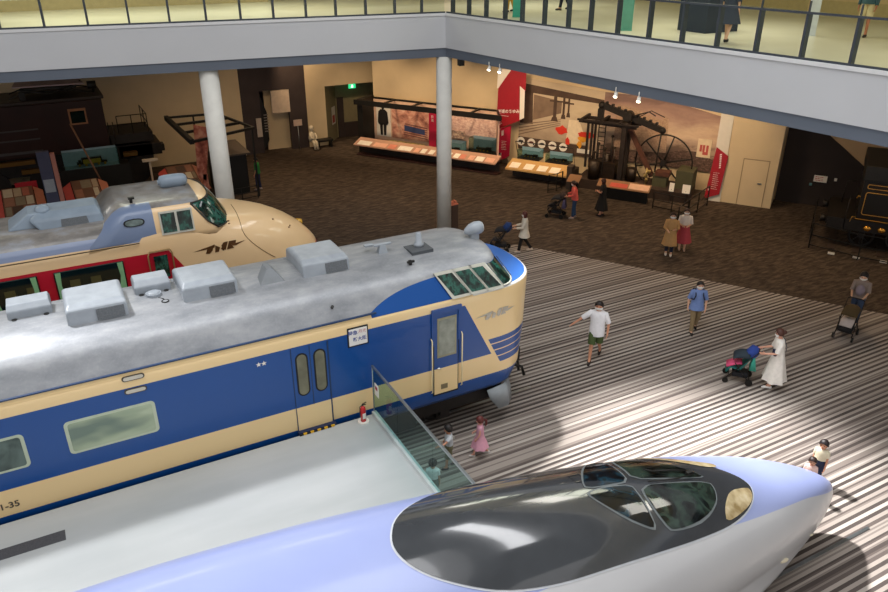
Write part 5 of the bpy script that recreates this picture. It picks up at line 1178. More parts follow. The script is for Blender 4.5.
photodesk(4.9, 32.8, 1.1, 1.8, .02, 'slanted photo desk with red wings just left of the left column')
m = MB(); m.box(-1.5, -.7, 33.75, 33.8, .9, 1.25); m.box(-1.13, -1.07, 33.76, 33.79, 0, .9); tag(obj('red_header', m, mat('header_red', '#b5202c', .6)), 'small red header strip above the leftmost photo desk', 'sign')
m = MB(); m.box(3.6, 4.25, 35.1, 35.3, 1.1, 1.2); m.bar((3.9, 35.2, 0), (3.9, 35.2, 1.1), .08); tag(obj('lectern_sign', m, mat('sign_cream', '#cfc0ae', .6)), 'small cream topped stand by the front of the brown locomotive', 'sign stand')
# red photo totem behind the left column with an overhead frame
RT_ = thing('photo_totem', (5.5, 31.6, 0), 'tall salmon photo board behind the left column', 'display board')
m = MB(); m.prism([(5.30, 31.6, 1.1), (5.62, 31.6, .9), (6.0, 31.6, 3.1), (5.42, 31.6, 3.3)], (0, .08, 0)); m.box(5.5, 5.7, 31.6, 31.68, 0, 1.2); obj('board', m, mat('totem_photo', fn=lambda g, b: g.ramp(g.noise(g.obj()[0], 3, 4), [(.35, srgb('#7c3a2e')), (.5, srgb('#b0624e')), (.65, srgb('#d49a80'))])), RT_)
OF = thing('overhead_frame', (6.2, 32.5, 0), 'black overhead frame with cross bars passing behind the left column', 'frame')
m = MB(); q = [(4.86, 34.9, 3.0), (7.0, 34.7, 3.0), (7.75, 31.2, 3.0), (5.0, 30.0, 3.0)]
m.bar(q[0], q[1], .09); m.bar(q[1], q[2], .09); m.bar(q[3], q[0], .16, .2)
for t_ in (.33, .66, 1.0):
    a = Vector(q[0]).lerp(Vector(q[3]), t_); b_ = Vector(q[1]).lerp(Vector(q[2]), t_); m.bar(a, b_, .10)
obj('frame_bars', m, M_BLACK, OF)
for x, y in ((7.0, 34.7), (6.0, 34.8), (7.7, 31.3)):
    m = MB(); m.bar((x, y, 0), (x, y, 3.0), .07); obj('post', m, M_BLACK, OF)
m = MB(); m.box(6.15, 7.5, 32.0, 33.6, 0, 1.75); cb = tag(obj('dark_kiosk', m, M_BLACK), 'black box-shaped kiosk with a brown top right of the left column', 'kiosk')
m = MB(); m.box(6.1, 7.65, 31.8, 34.4, 1.75, 1.82); obj('kiosk_top', m, mat('kiosk_brown', '#4a4038', .7), cb)
m = MB(); m.box(6.2, 6.34, 32.0, 32.1, 1.82, 1.95); tag(obj('small_camera', m, M_PAPER), 'tiny white device on the kiosk beside the left column', 'device')
rail_fence([(6.1, 31.0, 0), (6.9, 31.0, 0), (7.6, 31.1, 0)], .55, 'low grey barrier at the foot of the black kiosk')
# entrance signs, bench, white figure, exit sign
m = MB(); m.box(9.62, 9.88, 38.0, 38.05, .9, 1.85); tag(obj('wall_notice', m, mat('notice_grey', '#b9aca0', .7)), 'tall white notice on the dark wall left of the entrance', 'notice')
t = thing('sign_stand', (11.72, 37.8, 0), 'pale sign on a thin pole right of the entrance', 'sign')
m = MB(); m.box(11.5, 11.95, 37.8, 37.83, 1.3, 1.62); obj('board', m, mat('notice_pink', '#c9b0a0', .7), t); m = MB(); m.tube([(11.72, 37.82, 0), (11.72, 37.82, 1.3)], .02); obj('pole', m, M_STEEL, t)
m = MB(); 
for i in range(7): m.poly([(10.1, 38.3, 1.9-.14*i), (10.33, 38.3, 1.9-.14*i), (10.33, 38.3, 1.95-.14*i), (10.1, 38.3, 1.95-.14*i)])
tag(obj('entrance_lettering', m, mat('lettering_grey', '#8a8078', .7)), 'small pale lettering rows on the black panel in the entrance', 'lettering')
t = thing('bench', (13.0, 37.9, 0), 'low black bench against the back wall near the exit sign', 'bench')
m = MB(); m.box(12.65, 13.55, 37.6, 38.05, .33, .45); obj('seat', m, M_BLACK, t, bevel=.03)
for x in (12.75, 13.45): m = MB(); m.box(x-.04, x+.04, 37.65, 38.0, 0, .33); obj('leg', m, M_BLACK, t)
t = thing('white_statue', (12.45, 37.6, 0), 'small white seated statue at the end of the black bench', 'statue')
m = MB(); m.tube([(12.42, 37.75, .42), (12.42, 37.75, .62), (12.42, 37.76, .85), (12.42, 37.76, .95)], [.17, .19, .15, .08], 12); m.ball((12.42, 37.76, 1.1), .13, .13, .16); m.tube([(12.36, 37.75, .45), (12.38, 37.4, .45), (12.42, 37.35, .05)], [.09, .08, .06], 8); m.tube([(12.5, 37.75, .45), (12.52, 37.4, .45), (12.56, 37.32, .05)], [.09, .08, .06], 8); m.tube([(12.28, 37.7, .85), (12.3, 37.5, .65), (12.42, 37.4, .6)], .05, 8); m.tube([(12.56, 37.7, .85), (12.6, 37.5, .65), (12.5, 37.4, .6)], .05, 8); obj('figure', m, mat('statue_white', '#cfc4ae', .6), t)
m = MB(); m.box(15.1, 15.5, 38.95, 39.0, 2.72, 2.95); xs_ = tag(obj('exit_sign', m, mat('exit_green', '#1f9e5c', .4, emis='#2fbf78', estr=1.6)), 'small green lit exit sign in the recess', 'exit sign')
m = MB(); m.poly([(15.22, 38.94, 2.76), (15.36, 38.94, 2.76), (15.34, 38.94, 2.92), (15.26, 38.94, 2.92)]); obj('running_figure', m, mat('exit_white', '#eafff2', .4, emis='#eafff2', estr=1.5), xs_)
m = MB(); m.prism([(13.95, 38.72, .9), (14.3, 39.15, .9), (14.3, 39.15, 1.85), (13.95, 38.72, 1.85)], (-.02, -.02, 0)); o = tag(obj('wall_poster', m, M_PAPER), 'narrow white poster with red figure on the slanted recess wall', 'poster')
m = MB(); m.prism([(14.02, 38.79, 1.0), (14.22, 39.03, 1.0), (14.22, 39.03, 1.4), (14.02, 38.79, 1.4)], (-.04, -.03, 0)); obj('red_print', m, mat('print_red'), o)
# stand beside the centre column
t = thing('leaflet_stand', (13.2, 23.9, 0), 'small dark leaflet stand with orange leaflets right of the centre column', 'stand')
m = MB(); m.box(12.98, 13.42, 23.75, 24.05, 0, .95); obj('box', m, mat('stand_brown', '#4a372c', .6), t)
m = MB(); m.box(12.98, 13.42, 23.75, 24.05, .95, 1.0)
for i in range(4): m.box(13.0+.1*i, 13.08+.1*i, 23.78, 23.98, 1.0, 1.06+.03*(i % 2))
obj('leaflets', m, mat('leaflet_orange', '#c9765a', .6), t)
# ================================================================ people and pushchairs
def cm(prefix, c, rough=.8): return mat(prefix+'_'+c[1:], c, rough, var=.05, vscale=12)
def V3(*a): return Vector(a)
def skin_obj(nm, verts, edges, radii, mt, parent, root=0, sub=1):
    me = bpy.data.meshes.new(nm); me.from_pydata([tuple(v) for v in verts], edges, []); me.update()
    o = bpy.data.objects.new(nm, me); COL.objects.link(o)
    md = o.modifiers.new('skin', 'SKIN'); sv = me.skin_vertices[0].data
    for i, r in enumerate(radii):
        sv[i].radius = r if isinstance(r, tuple) else (r, r); sv[i].use_root = (i == root)
    s = o.modifiers.new('sub', 'SUBSURF'); s.levels = sub; s.render_levels = sub
    dg = bpy.context.evaluated_depsgraph_get(); ev = o.evaluated_get(dg); new = bpy.data.meshes.new_from_object(ev)
    bpy.data.objects.remove(o); bpy.data.meshes.remove(me); new.name = nm
    new.materials.clear(); new.materials.append(mt)
    for p in new.polygons: p.use_smooth = True
    o = bpy.data.objects.new(nm, new); COL.objects.link(o); o.parent = parent; return o
def ell(cx, cy, z, rx, ry, n=18, tilt=0.0): return [(cx+rx*math.cos(2*PI*k/n), cy+ry*math.sin(2*PI*k/n), z+tilt*math.cos(2*PI*k/n)) for k in range(n)]

def person(x, y, heading, h, label, top='#dddddd', sleeve='short', bottom='trousers', bcol='#333344', hem=.45, legs=((.18, .0), (-.16, .12)), arms=None,
           hair='#1c1512', hairstyle='short', mask=True, skin='#d9a98a', shoes='#222222', lean=0.0, z0=0.0, topz=.86, topflare=0.0, group=None, extra=None, child=False, sneaker_sock=None, headturn=0.0, nod=0.0):
    """local frame: x forward, y left. legs: ((swing, lift), ...) for left, right; arms: elbow and wrist offsets from the shoulder for left, right"""
    k = h/1.7; t = thing('person', (x, y, z0), label, 'person', group, math.radians(heading), k)
    hs = 1.0 if not child else 1.28
    def L(v): return V3(v[0]+lean*max(v[2]-.9, 0), v[1], v[2])
    arms = arms or ((V3(.02, .05, -.28), V3(.10, .05, -.52)), (V3(-.03, -.05, -.28), V3(.03, -.06, -.53)))
    hz = .90 if not child else .80; nk = 1.42 if not child else 1.32; sh = nk-.05; 
    sw = .17 if not child else .15
    hc = nk+.135*hs+ (0.0)
    vs = []; es = []; rs = []
    def add(v, r, p=None, lean_=True):
        vs.append(L(v) if lean_ else v); rs.append(r)
        if p is not None: es.append((p, len(vs)-1))
        return len(vs)-1
    pe = add(V3(0, 0, hz+.04), (.135, .10)); w1 = add(V3(.0, 0, hz+.20), (.12, .085), pe); ch = add(V3(0, 0, sh-.12), (.145, .095), w1)
    nb = add(V3(0, 0, sh+.0), (.10, .07), ch); n1 = add(V3(.005, 0, nk+.02), .052, nb)
    th = headturn; fx = V3(math.cos(th), math.sin(th), -nod).normalized(); c0 = V3(.02, 0, hc)
    hb = add(c0+V3(0, 0, -.06*hs), .073*hs, n1); hm = add(c0+V3(0, 0, .01), .098*hs, hb); ht = add(c0+V3(-.01, 0, .075*hs), .075*hs, hm)
    ns = add(c0+fx*.105*hs+V3(0, 0, -.02*hs), .014*hs, hm)
    lf = V3(-math.sin(th), math.cos(th), 0)
    for s in (1, -1): add(c0+lf*s*.098*hs+V3(0, 0, -.01), .018*hs, hm)
    hands = []; armp = []
    for s, (eo, wo) in zip((1, -1), arms):
        S = V3(0, s*sw, sh-.03); a = add(S, .043, nb); e = add(S+eo, .038, a); w = add(S+wo, .027, e); d = (Vector(wo)-Vector(eo)).normalized()
        p1 = add(S+wo+d*.055, (.034, .02), w); side = d.cross(V3(0, s, 0)).normalized() if abs(d.y) < .9 else V3(1, 0, 0)
        for q in range(4):
            b0 = S+wo+d*.085+side*(.024-.016*q); f1 = add(b0, .0095, p1); f2 = add(b0+d*.04+V3(0, -s*.01, 0)*1.0, .0085, f1); add(b0+d*(.07-.006*abs(q-1))+V3(0, -s*.03, 0), .007, f2)
        t1 = add(S+wo+d*.035+side*.04, .011, p1); add(S+wo+d*.07+side*.055, .009, t1)
        hands.append(S+wo); armp.append((S, S+eo, S+wo))
    legp = []
    for s, (swg, lift) in zip((1, -1), legs):
        hip = V3(0, s*.085, hz-.03); kn = V3(swg*.55+lift*.35+.02, s*.088, hz*.53+lift*.1); an = V3(swg*1.0-lift*.45, s*.09, .085+lift*.35)
        a = add(hip, .082, pe, False); b_ = add(kn, .055, a, False); c_ = add(an, .036, b_, False); hl = add(an+V3(-.03, 0, -.04), .032, c_, False); add(an+V3(.13, 0, -.05-lift*.12), .026, c_, False)
        legp.append((hip, kn, an, lift))
    skin_obj('body', vs, es, rs, cm('skin', skin, .55), t, 0, 1)
    # face
    m = MB()
    for s in (1, -1): c = L(c0+fx*.094*hs+lf*s*.035*hs+V3(0, 0, .012*hs)); m.ball(tuple(c), .012*hs, .012*hs, .009*hs, 8, 5)
    obj('eyes', m, cm('eye', '#1a1210', .3), t, local=True)
    if mask:
        m = MB(); rr = []
        for zz in (-.085, -.05, -.01): rr.append([tuple(L(c0+(fx*math.cos(a)+lf*math.sin(a))*(.112 if zz > -.08 else .085)*hs+V3(0, 0, zz*hs))) for a in [(-1.15+2.3*i/8) for i in range(9)]])
        m.loft(rr, False, (False, False), True); obj('face_mask', m, cm('mask', '#eceae6', .8), t, local=True)
    else:
        m = MB(); c = L(c0+fx*.098*hs+V3(0, 0, -.055*hs)); m.ball(tuple(c), .012, .024*hs, .007*hs, 8, 5); obj('mouth', m, cm('lip', '#9c5a4a', .5), t, local=True)
    # hair
    HM = cm('hair', hair, .5); m = MB(); c = L(c0)
    R = .112*hs; rr = []
    for j in range(9):
        ph = j/8*PI*.62; row = []
        for i in range(20):
            a = 2*PI*i/20; front = math.cos(a); pp = ph*(1.0-.42*max(front, 0)**1.5) if hairstyle != 'bald' else ph*.3
            d = fx*math.cos(a)+lf*math.sin(a); row.append(tuple(c + (d*math.sin(pp))*R*1.02 + V3(0, 0, math.cos(pp)*R*1.12+.015)))
        rr.append(row)
    m.loft(rr, True, (True, False), True)
    if hairstyle in ('long', 'bob'):
        L_ = .26 if hairstyle == 'long' else .14
        r0 = [[tuple(c + (fx*math.cos(a)*.9+lf*math.sin(a))*R*(1.06-.1*q)+V3(0, 0, .02-L_*q*hs)) for a in [PI*.38+PI*1.24*i/12 for i in range(13)]] for q in (0, .5, 1)]
        m.loft(r0, False, (False, False), True)
    if hairstyle == 'pony': m.tube([tuple(c-fx*R*.9+V3(0, 0, .05)), tuple(c-fx*R*1.5+V3(0, 0, .02)), tuple(c-fx*R*1.6+V3(0, 0, -.14)), tuple(c-fx*R*1.35+V3(0, 0, -.24))], [.03, .05, .045, .012], 8)
    if hairstyle == 'bun': m.ball(tuple(c-fx*R*1.05+V3(0, 0, .04)), .05, .05, .05, 10, 6)
    ho = obj('hair', m, HM, t, local=True)
    TM = cm('cloth', top, .85); BM = cm('cloth', bcol if bcol != '#none' else top, .85)
    def torso(zlo, rx, ry, flare=0.0, folds=0.0):
        m = MB(); rings = []
        for z, fx_, fy_ in ((sh+.06, .065, .075), (sh+.045, .088, .13), (sh+.01, .108, .19), (sh-.10, .128, .195), (sh-.22, .13, .185), (hz+.14, .136, .182), (hz+.02, .150, .196)):
            rings.append((z, fx_, fy_))
        if zlo < hz+.02: 
            for q in (.33, .66, 1): z = hz+.02+(zlo-hz-.02)*q; rings.append((z, .152+flare*q, .198+flare*q))
        else: rings = [r for r in rings if r[0] >= zlo-.01]
        R_ = []
        for i, (z, a, b_) in enumerate(rings):
            row = []
            for q in range(24):
                an = 2*PI*q/24; f_ = 1+folds*math.sin(an*7)*(max(0, hz+.05-z)*2); p = L(V3(a*f_*math.cos(an), b_*f_*math.sin(an), z)); row.append(tuple(p))
            R_.append(row)
        m.loft(R_, True, (True, False), True); return m
    slen = {'short': .62, 'half': 1.0, 'long': 2.0, 'none': 0, 'elbow': .95}[sleeve]
    def sleeves(m, ex=0.0):
        for S, e, w in armp:
            if slen == 0: continue
            pts = [S+V3(0, -math.copysign(.05, S.y), .02), S+V3(0, 0, .005), S.lerp(e, min(slen, 1)*.5), S.lerp(e, min(slen, 1))]; rad = [.05, .074, .068, .064+ex]
            if slen > 1: pts += [e.lerp(w, .5*(slen-1)), e.lerp(w, .93*(slen-1))]; rad += [.05, .042]
            pts = [tuple(L(p)) for p in pts]; m.tube(pts, rad, 10, caps=False)
    if bottom == 'dress':
        m = torso(hem, .13, .17, topflare or .14, .10); sleeves(m, .01); obj('dress', m, TM, t, local=True)
        if bcol and bcol != '#none':
            m = MB()
            for (hp, kn, an, lift) in legp: m.tube([tuple(hp), tuple(kn), tuple(kn.lerp(an, .8))], [.095, .075, .065], 10, caps=False)
            obj('trousers', m, BM, t, local=True)
    else:
        m = torso(topz, .13, .17, topflare, .03); sleeves(m); obj('top', m, TM, t, local=True)
        m = MB()
        if bottom == 'skirt': 
            R_ = []
            for q in range(6): z = hz+.16+(hem-hz-.16)*q/5; f_ = .125+.16*q/5; R_.append([((f_*(1+.05*math.sin(9*a)*q/5))*math.cos(a), (f_+.03)*(1+.05*math.sin(9*a)*q/5)*math.sin(a), z) for a in [2*PI*i/28 for i in range(28)]])
            m.loft(R_, True, (False, False), True); obj('skirt', m, BM, t, local=True)
        else:
            end = .97 if bottom == 'trousers' else 0.0
            m.loft([[tuple(L(V3(*p))) for p in ell(0, 0, hz+.15, .122, .155)], ell(0, 0, hz+.05, .135, .170), ell(0, 0, hz-.06, .125, .165)], True, (False, True), True)
            for (hp, kn, an, lift) in legp:
                if end: pts = [hp+V3(0, 0, .04), hp.lerp(kn, .5), kn, kn.lerp(an, .5), kn.lerp(an, .95)]; rad = [.098, .088, .070, .062, .060]
                else: pts = [hp+V3(0, 0, .04), hp.lerp(kn, .5), hp.lerp(kn, .92)]; rad = [.10, .098, .095]
                m.tube([tuple(p) for p in pts], rad, 12, caps=False)
            obj('trousers' if end else 'shorts', m, BM, t, local=True)
    for (hp, kn, an, lift) in legp:
        m = MB(); a = an+V3(-.045, 0, -.045); b_ = an+V3(.15, 0, -.052-lift*.14)
        m.tube([tuple(a+V3(-.03, 0, .0)), tuple(a), tuple(a.lerp(b_, .45)+V3(0, 0, .012)), tuple(a.lerp(b_, .85)), tuple(b_+V3(.02, 0, -.004))], [.026, .042, .044, .038, .022], 10)
        obj('shoe', m, cm('shoe', shoes, .6), t, local=True)
    if extra: extra(t, L, armp, sh, hz)
    return t
def A(le, lw, re, rw): return ((V3(*le), V3(*lw)), (V3(*re), V3(*rw)))
PUSH = A((.08, .04, -.26), (.33, -.0, -.30), (.08, -.04, -.26), (.33, .0, -.30))

def backpack(t, L, armp, sh, hz):
    m = MB(); m.box(-.30, -.12, -.14, .14, hz+.08, sh-.02); obj('backpack', m, cm('cloth', '#20232e'), t, local=True, bevel=.05)
    m = MB()
    for s in (1, -1): m.tube([(-.12, s*.10, sh+.02), (.02, s*.11, sh+.055), (.14, s*.11, sh-.10), (.15, s*.15, hz+.25), (.0, s*.20, hz+.2)], .017, 6)
    obj('backpack_straps', m, cm('cloth', '#20232e'), t, local=True)
def crossbag(t, L, armp, sh, hz):
    m = MB(); m.box(.10, .18, .02, .22, hz+.10, hz+.24); obj('shoulder_bag', m, cm('cloth', '#1d2440'), t, local=True, bevel=.03)
    m = MB(); m.tube([(.13, .12, hz+.24), (.14, .0, sh-.12), (.06, -.13, sh+.04), (-.09, -.13, sh-.02), (-.15, .0, sh-.2), (-.10, .16, hz+.25)], .010, 6); obj('bag_strap', m, cm('cloth', '#3a3f55'), t, local=True)
def brownbag(t, L, armp, sh, hz):
    m = MB(); m.ball((-.16, -.14, hz+.18), .09, .12, .16, 12, 8); obj('shoulder_bag', m, cm('leather', '#5a2f18', .5), t, local=True)
    m = MB(); m.tube([(.05, 0, hz+.10), (.14, 0, hz+.10)], .012); m.loft([ell(0, 0, hz+.13, .138, .178), ell(0, 0, hz+.08, .142, .182)], True, (False, False), True); obj('belt', m, cm('leather', '#2a1d18', .5), t, local=True)
def carrier(t, L, armp, sh, hz):
    m = MB(); m.ball((.20, 0, sh-.22), .11, .12, .17, 12, 8); obj('baby_carrier', m, cm('cloth', '#8a7d85'), t, local=True)
    m = MB(); m.tube([(-.02, .1, sh+.05), (.13, .1, sh-.08)], .025, 6); m.tube([(-.02, -.1, sh+.05), (.13, -.1, sh-.08)], .025, 6); obj('carrier_straps', m, cm('cloth', '#2a2a2c'), t, local=True)
def kidpack(t, L, armp, sh, hz):
    m = MB(); m.box(-.22, -.11, -.09, .09, hz+.14, sh-.06); obj('small_backpack', m, cm('cloth', '#4a1f22'), t, local=True, bevel=.04)

person(11.75, 13.3, 222, 1.78, 'man in a loose white shirt and olive shorts striding with one arm stretched out', top='#e6e6ea', sleeve='elbow', bottom='shorts', bcol='#46562e', legs=((-.20, .25), (.22, 0)),
       arms=A((-.05, .10, -.26), (.03, .10, -.50), (-.02, -.22, -.20), (.06, -.42, -.36)), shoes='#2b2320', topz=.74, skin='#c98f70')
person(15.25, 13.2, 236, 1.62, 'man in a blue shirt and khaki trousers with dark backpack straps', top='#6f86b8', sleeve='elbow', bcol='#8a7656', legs=((-.16, .15), (.16, 0)), shoes='#141214', extra=backpack, topz=.78, topflare=.03,
       arms=A((.0, .08, -.26), (.10, .06, -.48), (-.05, -.08, -.26), (-.02, -.08, -.5)))
person(14.85, 10.10, 140, 1.68, 'woman in a long white dress with a dark shoulder bag pushing a pushchair', top='#e9e4dc', sleeve='elbow', bottom='dress', bcol='#d9cfc6', hem=.26, topflare=.13, legs=((.10, 0), (-.10, .05)), arms=PUSH, hair='#4a2a20', hairstyle='bun', shoes='#e9e6e2', lean=.10, extra=crossbag, skin='#d6a088')
person(14.30, 20.50, 148, 1.56, 'woman in a loose cream top and black trousers walking behind a dark pushchair', top='#cfc6b6', sleeve='long', bcol='#15110f', legs=((.2, 0), (-.22, .15)), arms=PUSH, hair='#4a1d18', hairstyle='bob', shoes='#c9bba8', topz=.66, topflare=.07)
person(18.68, 17.82, 225, 1.62, 'woman in a belted beige trench coat with a brown shoulder bag', top='#b98f5c', sleeve='long', bottom='dress', bcol='#1b2033', hem=.42, topflare=.07, legs=((.04, 0), (-.04, 0)), arms=A((.02, .06, -.26), (.20, -.03, -.24), (.02, -.06, -.26), (.20, .03, -.30)), hair='#2c1a14', hairstyle='bob', shoes='#ddd3c8', extra=brownbag)
person(19.45, 17.95, 228, 1.60, 'woman in a white top and red skirt standing beside the trench-coated woman', top='#ded2c8', sleeve='half', bottom='skirt', bcol='#a8404a', hem=.34, legs=((.03, 0), (-.03, 0)), arms=A((.02, .06, -.26), (.18, -.04, -.28), (.02, -.06, -.26), (.18, .04, -.28)), hair='#2a1512', hairstyle='long', shoes='#c9a58e', topz=.95)
person(19.75, 11.35, 205, 1.70, 'man in a checked shirt with a baby carrier pushing a dark pushchair at right', top='#8a7a70', sleeve='half', bcol='#35435c', legs=((.1, 0), (-.12, .05)), arms=PUSH, hair='#1b1513', shoes='#d9d2cc', extra=carrier, lean=.12, nod=.4)
person(6.95, 11.25, 150, 1.05, 'small girl in a pink dress with a ponytail walking on the striped floor', top='#d59aac', sleeve='none', bottom='dress', bcol='#none', hem=.42, topflare=.16, legs=((.22, 0), (-.22, .15)), hair='#5a2420', hairstyle='pony', mask=False, shoes='#ddd6d0', child=True, skin='#d9a08c', arms=A((.02, .05, -.24), (.12, .03, -.42), (.02, -.05, -.24), (.16, -.04, -.34)))
person(6.15, 11.20, 165, 1.15, 'boy in a grey T-shirt and olive shorts reaching a hand towards the glass fence', top='#b9bcc0', bottom='shorts', bcol='#6f6a50', hem=.4, legs=((.1, 0), (-.2, .1)), hair='#15100f', mask=False, shoes='#1a1718', child=True, skin='#c98f72', arms=A((.18, .12, -.10), (.36, .14, -.14), (.0, -.08, -.22), (.05, -.14, -.36)))
person(5.38, 10.45, 60, 1.05, 'small child in a pale T-shirt standing behind the green glass fence', top='#e4eeee', bottom='shorts', bcol='#8a9088', hem=.4, legs=((.03, 0), (-.03, 0)), hair='#241c1a', mask=False, shoes='#d9dede', child=True)
person(18.05, 22.50, 150, 1.58, 'woman in a salmon top and blue jeans leaning over a laden pushchair', top='#cf5a50', sleeve='long', bcol='#284060', legs=((.06, 0), (-.06, 0)), arms=PUSH, hair='#2a1512', hairstyle='bun', shoes='#a9968a', lean=.12, skin='#c98f72')
person(19.20, 22.20, 130, 1.58, 'woman in a long black dress with folded arms before the beam engine', top='#0e0c0c', sleeve='short', bottom='dress', bcol='#none', hem=.30, topflare=.12, legs=((.03, 0), (-.03, 0)), arms=A((.04, .06, -.24), (.22, -.08, -.22), (.04, -.06, -.24), (.22, .08, -.24)), hair='#3a2018', hairstyle='bob', shoes='#1a1615', mask=False, skin='#c98f72')
person(7.95, 32.2, 150, 1.50, 'person in a green top and dark blue trousers standing at the black kiosk', top='#2c7a3c', sleeve='elbow', bcol='#232a4a', legs=((.06, 0), (-.06, 0)), hair='#15100f', mask=False, shoes='#b5a29a', skin='#b98468')
person(12.62, 7.15, 200, 1.13, 'older child with a maroon backpack and cream top by the bullet train tip', top='#d9cfb4', sleeve='short', bcol='#2c3550', legs=((.05, 0), (-.05, 0)), hair='#1b1214', mask=False, shoes='#55504c', child=True, extra=kidpack, skin='#c98f72')
person(12.12, 7.0, 210, .98, 'smaller child with round dark hair just above the bullet train nose', top='#d9b9b0', sleeve='short', bcol='#4a4044', legs=((.05, 0), (-.05, 0)), hair='#24140f', mask=False, shoes='#c9b5ac', child=True, skin='#d09a80')
# upstairs
UZ = 7.72
person(16.35, 14.65, 20, 1.62, 'person in a dark grey dress with a pink bag walking behind the upper glass balustrade', top='#3a3f4c', sleeve='half', bottom='dress', bcol='#none', hem=.5, topflare=.12, legs=((.2, 0), (-.2, .1)), hair='#1c1512', hairstyle='bob', shoes='#1d1a1a', z0=UZ)
person(20.6, 13.7, 200, 1.70, 'person in a teal top and beige shorts at the right end of the upper floor', top='#2c4a4c', sleeve='long', bottom='shorts', bcol='#c9b78c', legs=((.05, 0), (-.05, 0)), hair='#1c1512', shoes='#2a1c1c', z0=UZ, skin='#a86a4c')
person(16.0, 24.55, 160, 1.65, 'person in mustard trousers and dark boots on the upper floor near the corner', top='#7a6a3c', sleeve='long', bcol='#b98f2c', legs=((.15, 0), (-.15, .05)), hair='#1c1512', shoes='#171514', z0=UZ)
person(18.2, 24.2, 150, 1.65, 'person in dark narrow trousers on the upper floor right of the mustard trousers', top='#2f6a5c', sleeve='long', bcol='#1d2230', legs=((.2, 0), (-.15, .1)), hair='#1c1512', shoes='#171514', z0=UZ)
for (x, y, w_, h_, c, lb) in ((15.85, 18.0, .32, 1.5, '#5f9a86', 'narrow teal panel added as a poster reflection behind the right balustrade'), (15.2, 22.9, .30, 1.5, '#3fa38c', 'narrow green display panel near the corner of the upper gallery'), (19.6, 14.6, .28, 1.4, '#cfd3d6', 'narrow white display panel at the right of the upper floor')):  # the teal panel is added to stand in for a poster's reflection
    m = MB(); m.box(-.02, .02, -w_/2, w_/2, .02, h_); m.box(-.12, .12, -w_/2, w_/2, 0, .02); o = obj('display_panel', m, mat('panel_'+c[1:], c, .5), None, local=True); o.location = (x, y, UZ); o.rotation_euler = (0, 0, .9); tag(o, lb, 'display panel')
m = MB(); m.box(17.3, 18.6, 16.3, 17.4, UZ, UZ+.95); tag(obj('stroller_bay', m, cm('cloth', '#2c3442')), 'dark blue covered bundle on the upper floor behind the right balustrade', 'bundle')

def pushchair(x, y, heading, label, canopy='#1a1b20', seat='#22242a', cover=None, bag=None, k=1.0, blanket=None):
    t = thing('pushchair', (x, y, 0), label, 'pushchair', 'pushchairs', math.radians(heading), k)
    m = MB()
    for s in (1, -1):
        m.tube([(-.42, s*.22, 1.0), (-.30, s*.22, .86), (.28, s*.22, .12)], .013, 6); m.tube([(-.32, s*.24, .10), (.05, s*.23, .55), (.10, s*.22, .62)], .013, 6)
    m.tube([(-.42, -.22, 1.0), (-.44, -.15, 1.03), (-.44, .15, 1.03), (-.42, .22, 1.0)], .017, 6); m.tube([(-.32, -.24, .14), (-.32, .24, .14)], .012, 6); m.tube([(.2, -.22, .22), (.2, .22, .22)], .012, 6)
    obj('frame', m, M_DARK, t, local=True)
    m = MB(); m.loft([[(-.26, -.17, .82), (-.26, .17, .82)], [(-.14, -.18, .60), (-.14, .18, .60)], [(-.04, -.18, .42), (-.04, .18, .42)], [(.20, -.17, .46), (.20, .17, .46)], [(.30, -.15, .28), (.30, .15, .28)]], False, (False, False), True)
    o = obj('seat', m, cm('fabric', seat), t, local=True); q = o.modifiers.new('s', 'SOLIDIFY'); q.thickness = .04
    m = MB(); R_ = []
    for i in range(7):
        a = -.35+1.9*i/6; R_.append([(-.14+.30*math.sin(a)*1.0+.0, .21*math.cos(b_*PI/8+0)*1, .70+.24*math.cos(a)*(.35+.65*math.sin(b_*PI/8))) for b_ in range(9)])
    m.loft(R_, False, (False, False), True); o = obj('canopy', m, cm('fabric', canopy), t, local=True); q = o.modifiers.new('s', 'SOLIDIFY'); q.thickness = .015
    m = MB(); m.box(-.28, .12, -.16, .16, .16, .30); obj('basket', m, cm('fabric', '#191a1e'), t, local=True, bevel=.03)
    for sx, r in ((-.32, .095), (.27, .075)):
        for s in (1, -1): m = MB(); m.disc((sx, s*.25, r), (0, 1, 0), r, .05, 16); obj('wheel', m, M_BLACK, t, local=True)
    if blanket: m = MB(); m.loft([[(-.08, -.15, .60), (-.08, .15, .60)], [(.1, -.17, .57), (.1, .17, .57)], [(.3, -.16, .45), (.3, .16, .45)]], False, (False, False), True); o = obj('blanket', m, cm('fabric', blanket), t, local=True); q = o.modifiers.new('s', 'SOLIDIFY'); q.thickness = .04
    if cover: m = MB(); m.tube([(-.44, 0, 1.04), (-.36, 0, 1.0), (-.27, 0, .86), (-.24, 0, .74)], [.04, .15, .16, .10], 10); obj('jacket_on_handle', m, cm('fabric', cover), t, local=True)
    if bag: m = MB(); m.loft([[(-.38, -.12, .78), (-.38, .12, .78), (-.33, .12, .78), (-.33, -.12, .78)], [(-.45, -.16, .42), (-.45, .16, .42), (-.28, .16, .42), (-.28, -.16, .42)]], True, (True, True), True); obj('hanging_bag', m, cm('fabric', bag), t, local=True)
    return t
pushchair(14.33, 10.80, 132, 'teal pushchair with a pink blanket and blue jacket, pushed by the woman in white', canopy='#25323c', seat='#1f6a66', cover='#26408c', bag='#3fa08c', blanket='#d8527c', k=.95)
pushchair(13.60, 21.08, 140, 'black pushchair with a blue jacket on its handle beyond the blue train nose', cover='#1d3768')
pushchair(18.85, 10.95, 202, 'black pushchair with a brown hood and pale cushion, pushed by the man at right', canopy='#4a3a1e', seat='#17171a', blanket='#b9aca6')
pushchair(17.52, 23.05, 130, 'black pushchair laden with bags beside the salmon-topped woman', bag='#5a5270', cover='#3a2c28', blanket='#1d1d22')
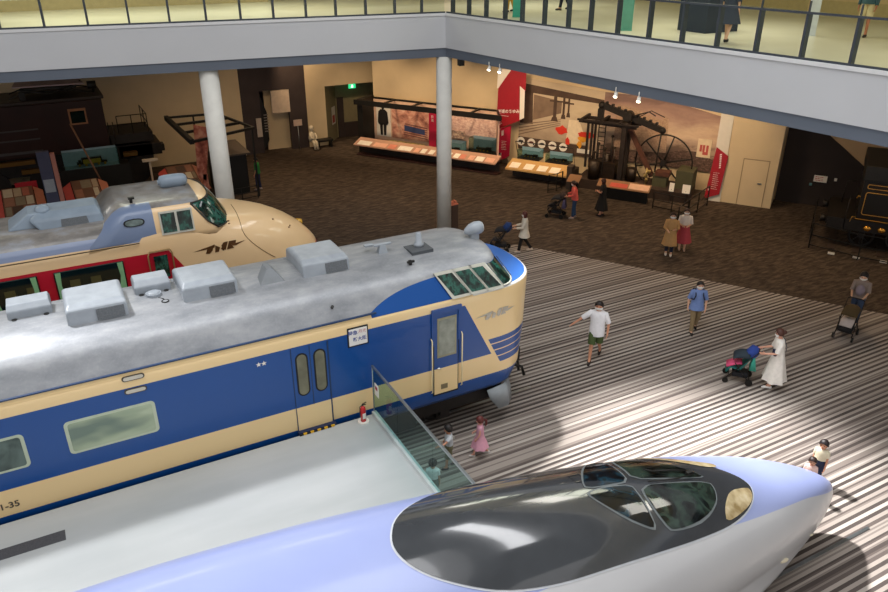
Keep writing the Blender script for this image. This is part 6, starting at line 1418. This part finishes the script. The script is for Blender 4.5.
# ================================================================ light
def area(name, loc, target, sx, sy, power, color, spread=180):
    l = bpy.data.lights.new(name, 'AREA'); l.shape = 'RECTANGLE'; l.size = sx; l.size_y = sy; l.energy = power; l.color = color; l.spread = math.radians(spread)
    o = bpy.data.objects.new(name, l); COL.objects.link(o); o.location = loc
    o.rotation_euler = (Vector(target)-Vector(loc)).to_track_quat('-Z', 'Y').to_euler(); return o
def spotl(name, loc, target, power, color, ang=60, blend=.6, r=.15):
    l = bpy.data.lights.new(name, 'SPOT'); l.energy = power; l.color = color; l.spot_size = math.radians(ang); l.spot_blend = blend; l.shadow_soft_size = r
    o = bpy.data.objects.new(name, l); COL.objects.link(o); o.location = loc
    o.rotation_euler = (Vector(target)-Vector(loc)).to_track_quat('-Z', 'Y').to_euler(); return o
W = bpy.data.worlds.new('world'); SC.world = W; W.use_nodes = True
W.node_tree.nodes['Background'].inputs[0].default_value = (1, .98, .965, 1); W.node_tree.nodes['Background'].inputs[1].default_value = .8
spotl('skylight_beam', (8.2, 19.0, 18.5), (10.9, 7.8, 0), 62000, (1, .98, .97), 23, .75, .55)
spotl('skylight_beam', (-5, 20.5, 19), (.4, 9.0, 2), 17500, (.98, .98, 1), 32, .9, .8)
area('skylight_fill', (5, 8, 20.6), (5, 8, 0), 18, 13, 2100, (.97, .98, 1), 180)
WARM = (1, .72, .44)
for s in (-20, -16.5, -13, -9.5):
    p = E(s, -2.5, 6.2); spotl('gallery_spot', p, E(s, 1.2, 1.6), 600, WARM, 80, .8)
for s in (-7, -4.5, -2, .2):
    p = E(s, -3.0, 6.2); spotl('mural_spot', p, E(s, 1.0, 1.8), 560, WARM, 75, .8)
for x, y, pw in ((9, 33, 120), (4, 31, 60), (14, 29, 130), (20, 20, 120), (22, 15, 100), (17, 24, 120), (-4, 34, 25), (25, 9, 60)):
    area('gallery_downlight', (x, y, 6.45), (x, y, 0), 1.5, 1.5, pw, WARM, 150)
for x, y in ((2, 29), (9, 29), (18, 26), (18, 17), (19, 8), (-6, 29)):
    area('upper_light', (x, y, 11.4), (x, y, 7.7), 4, 3, 260, (1, .96, .87), 170)
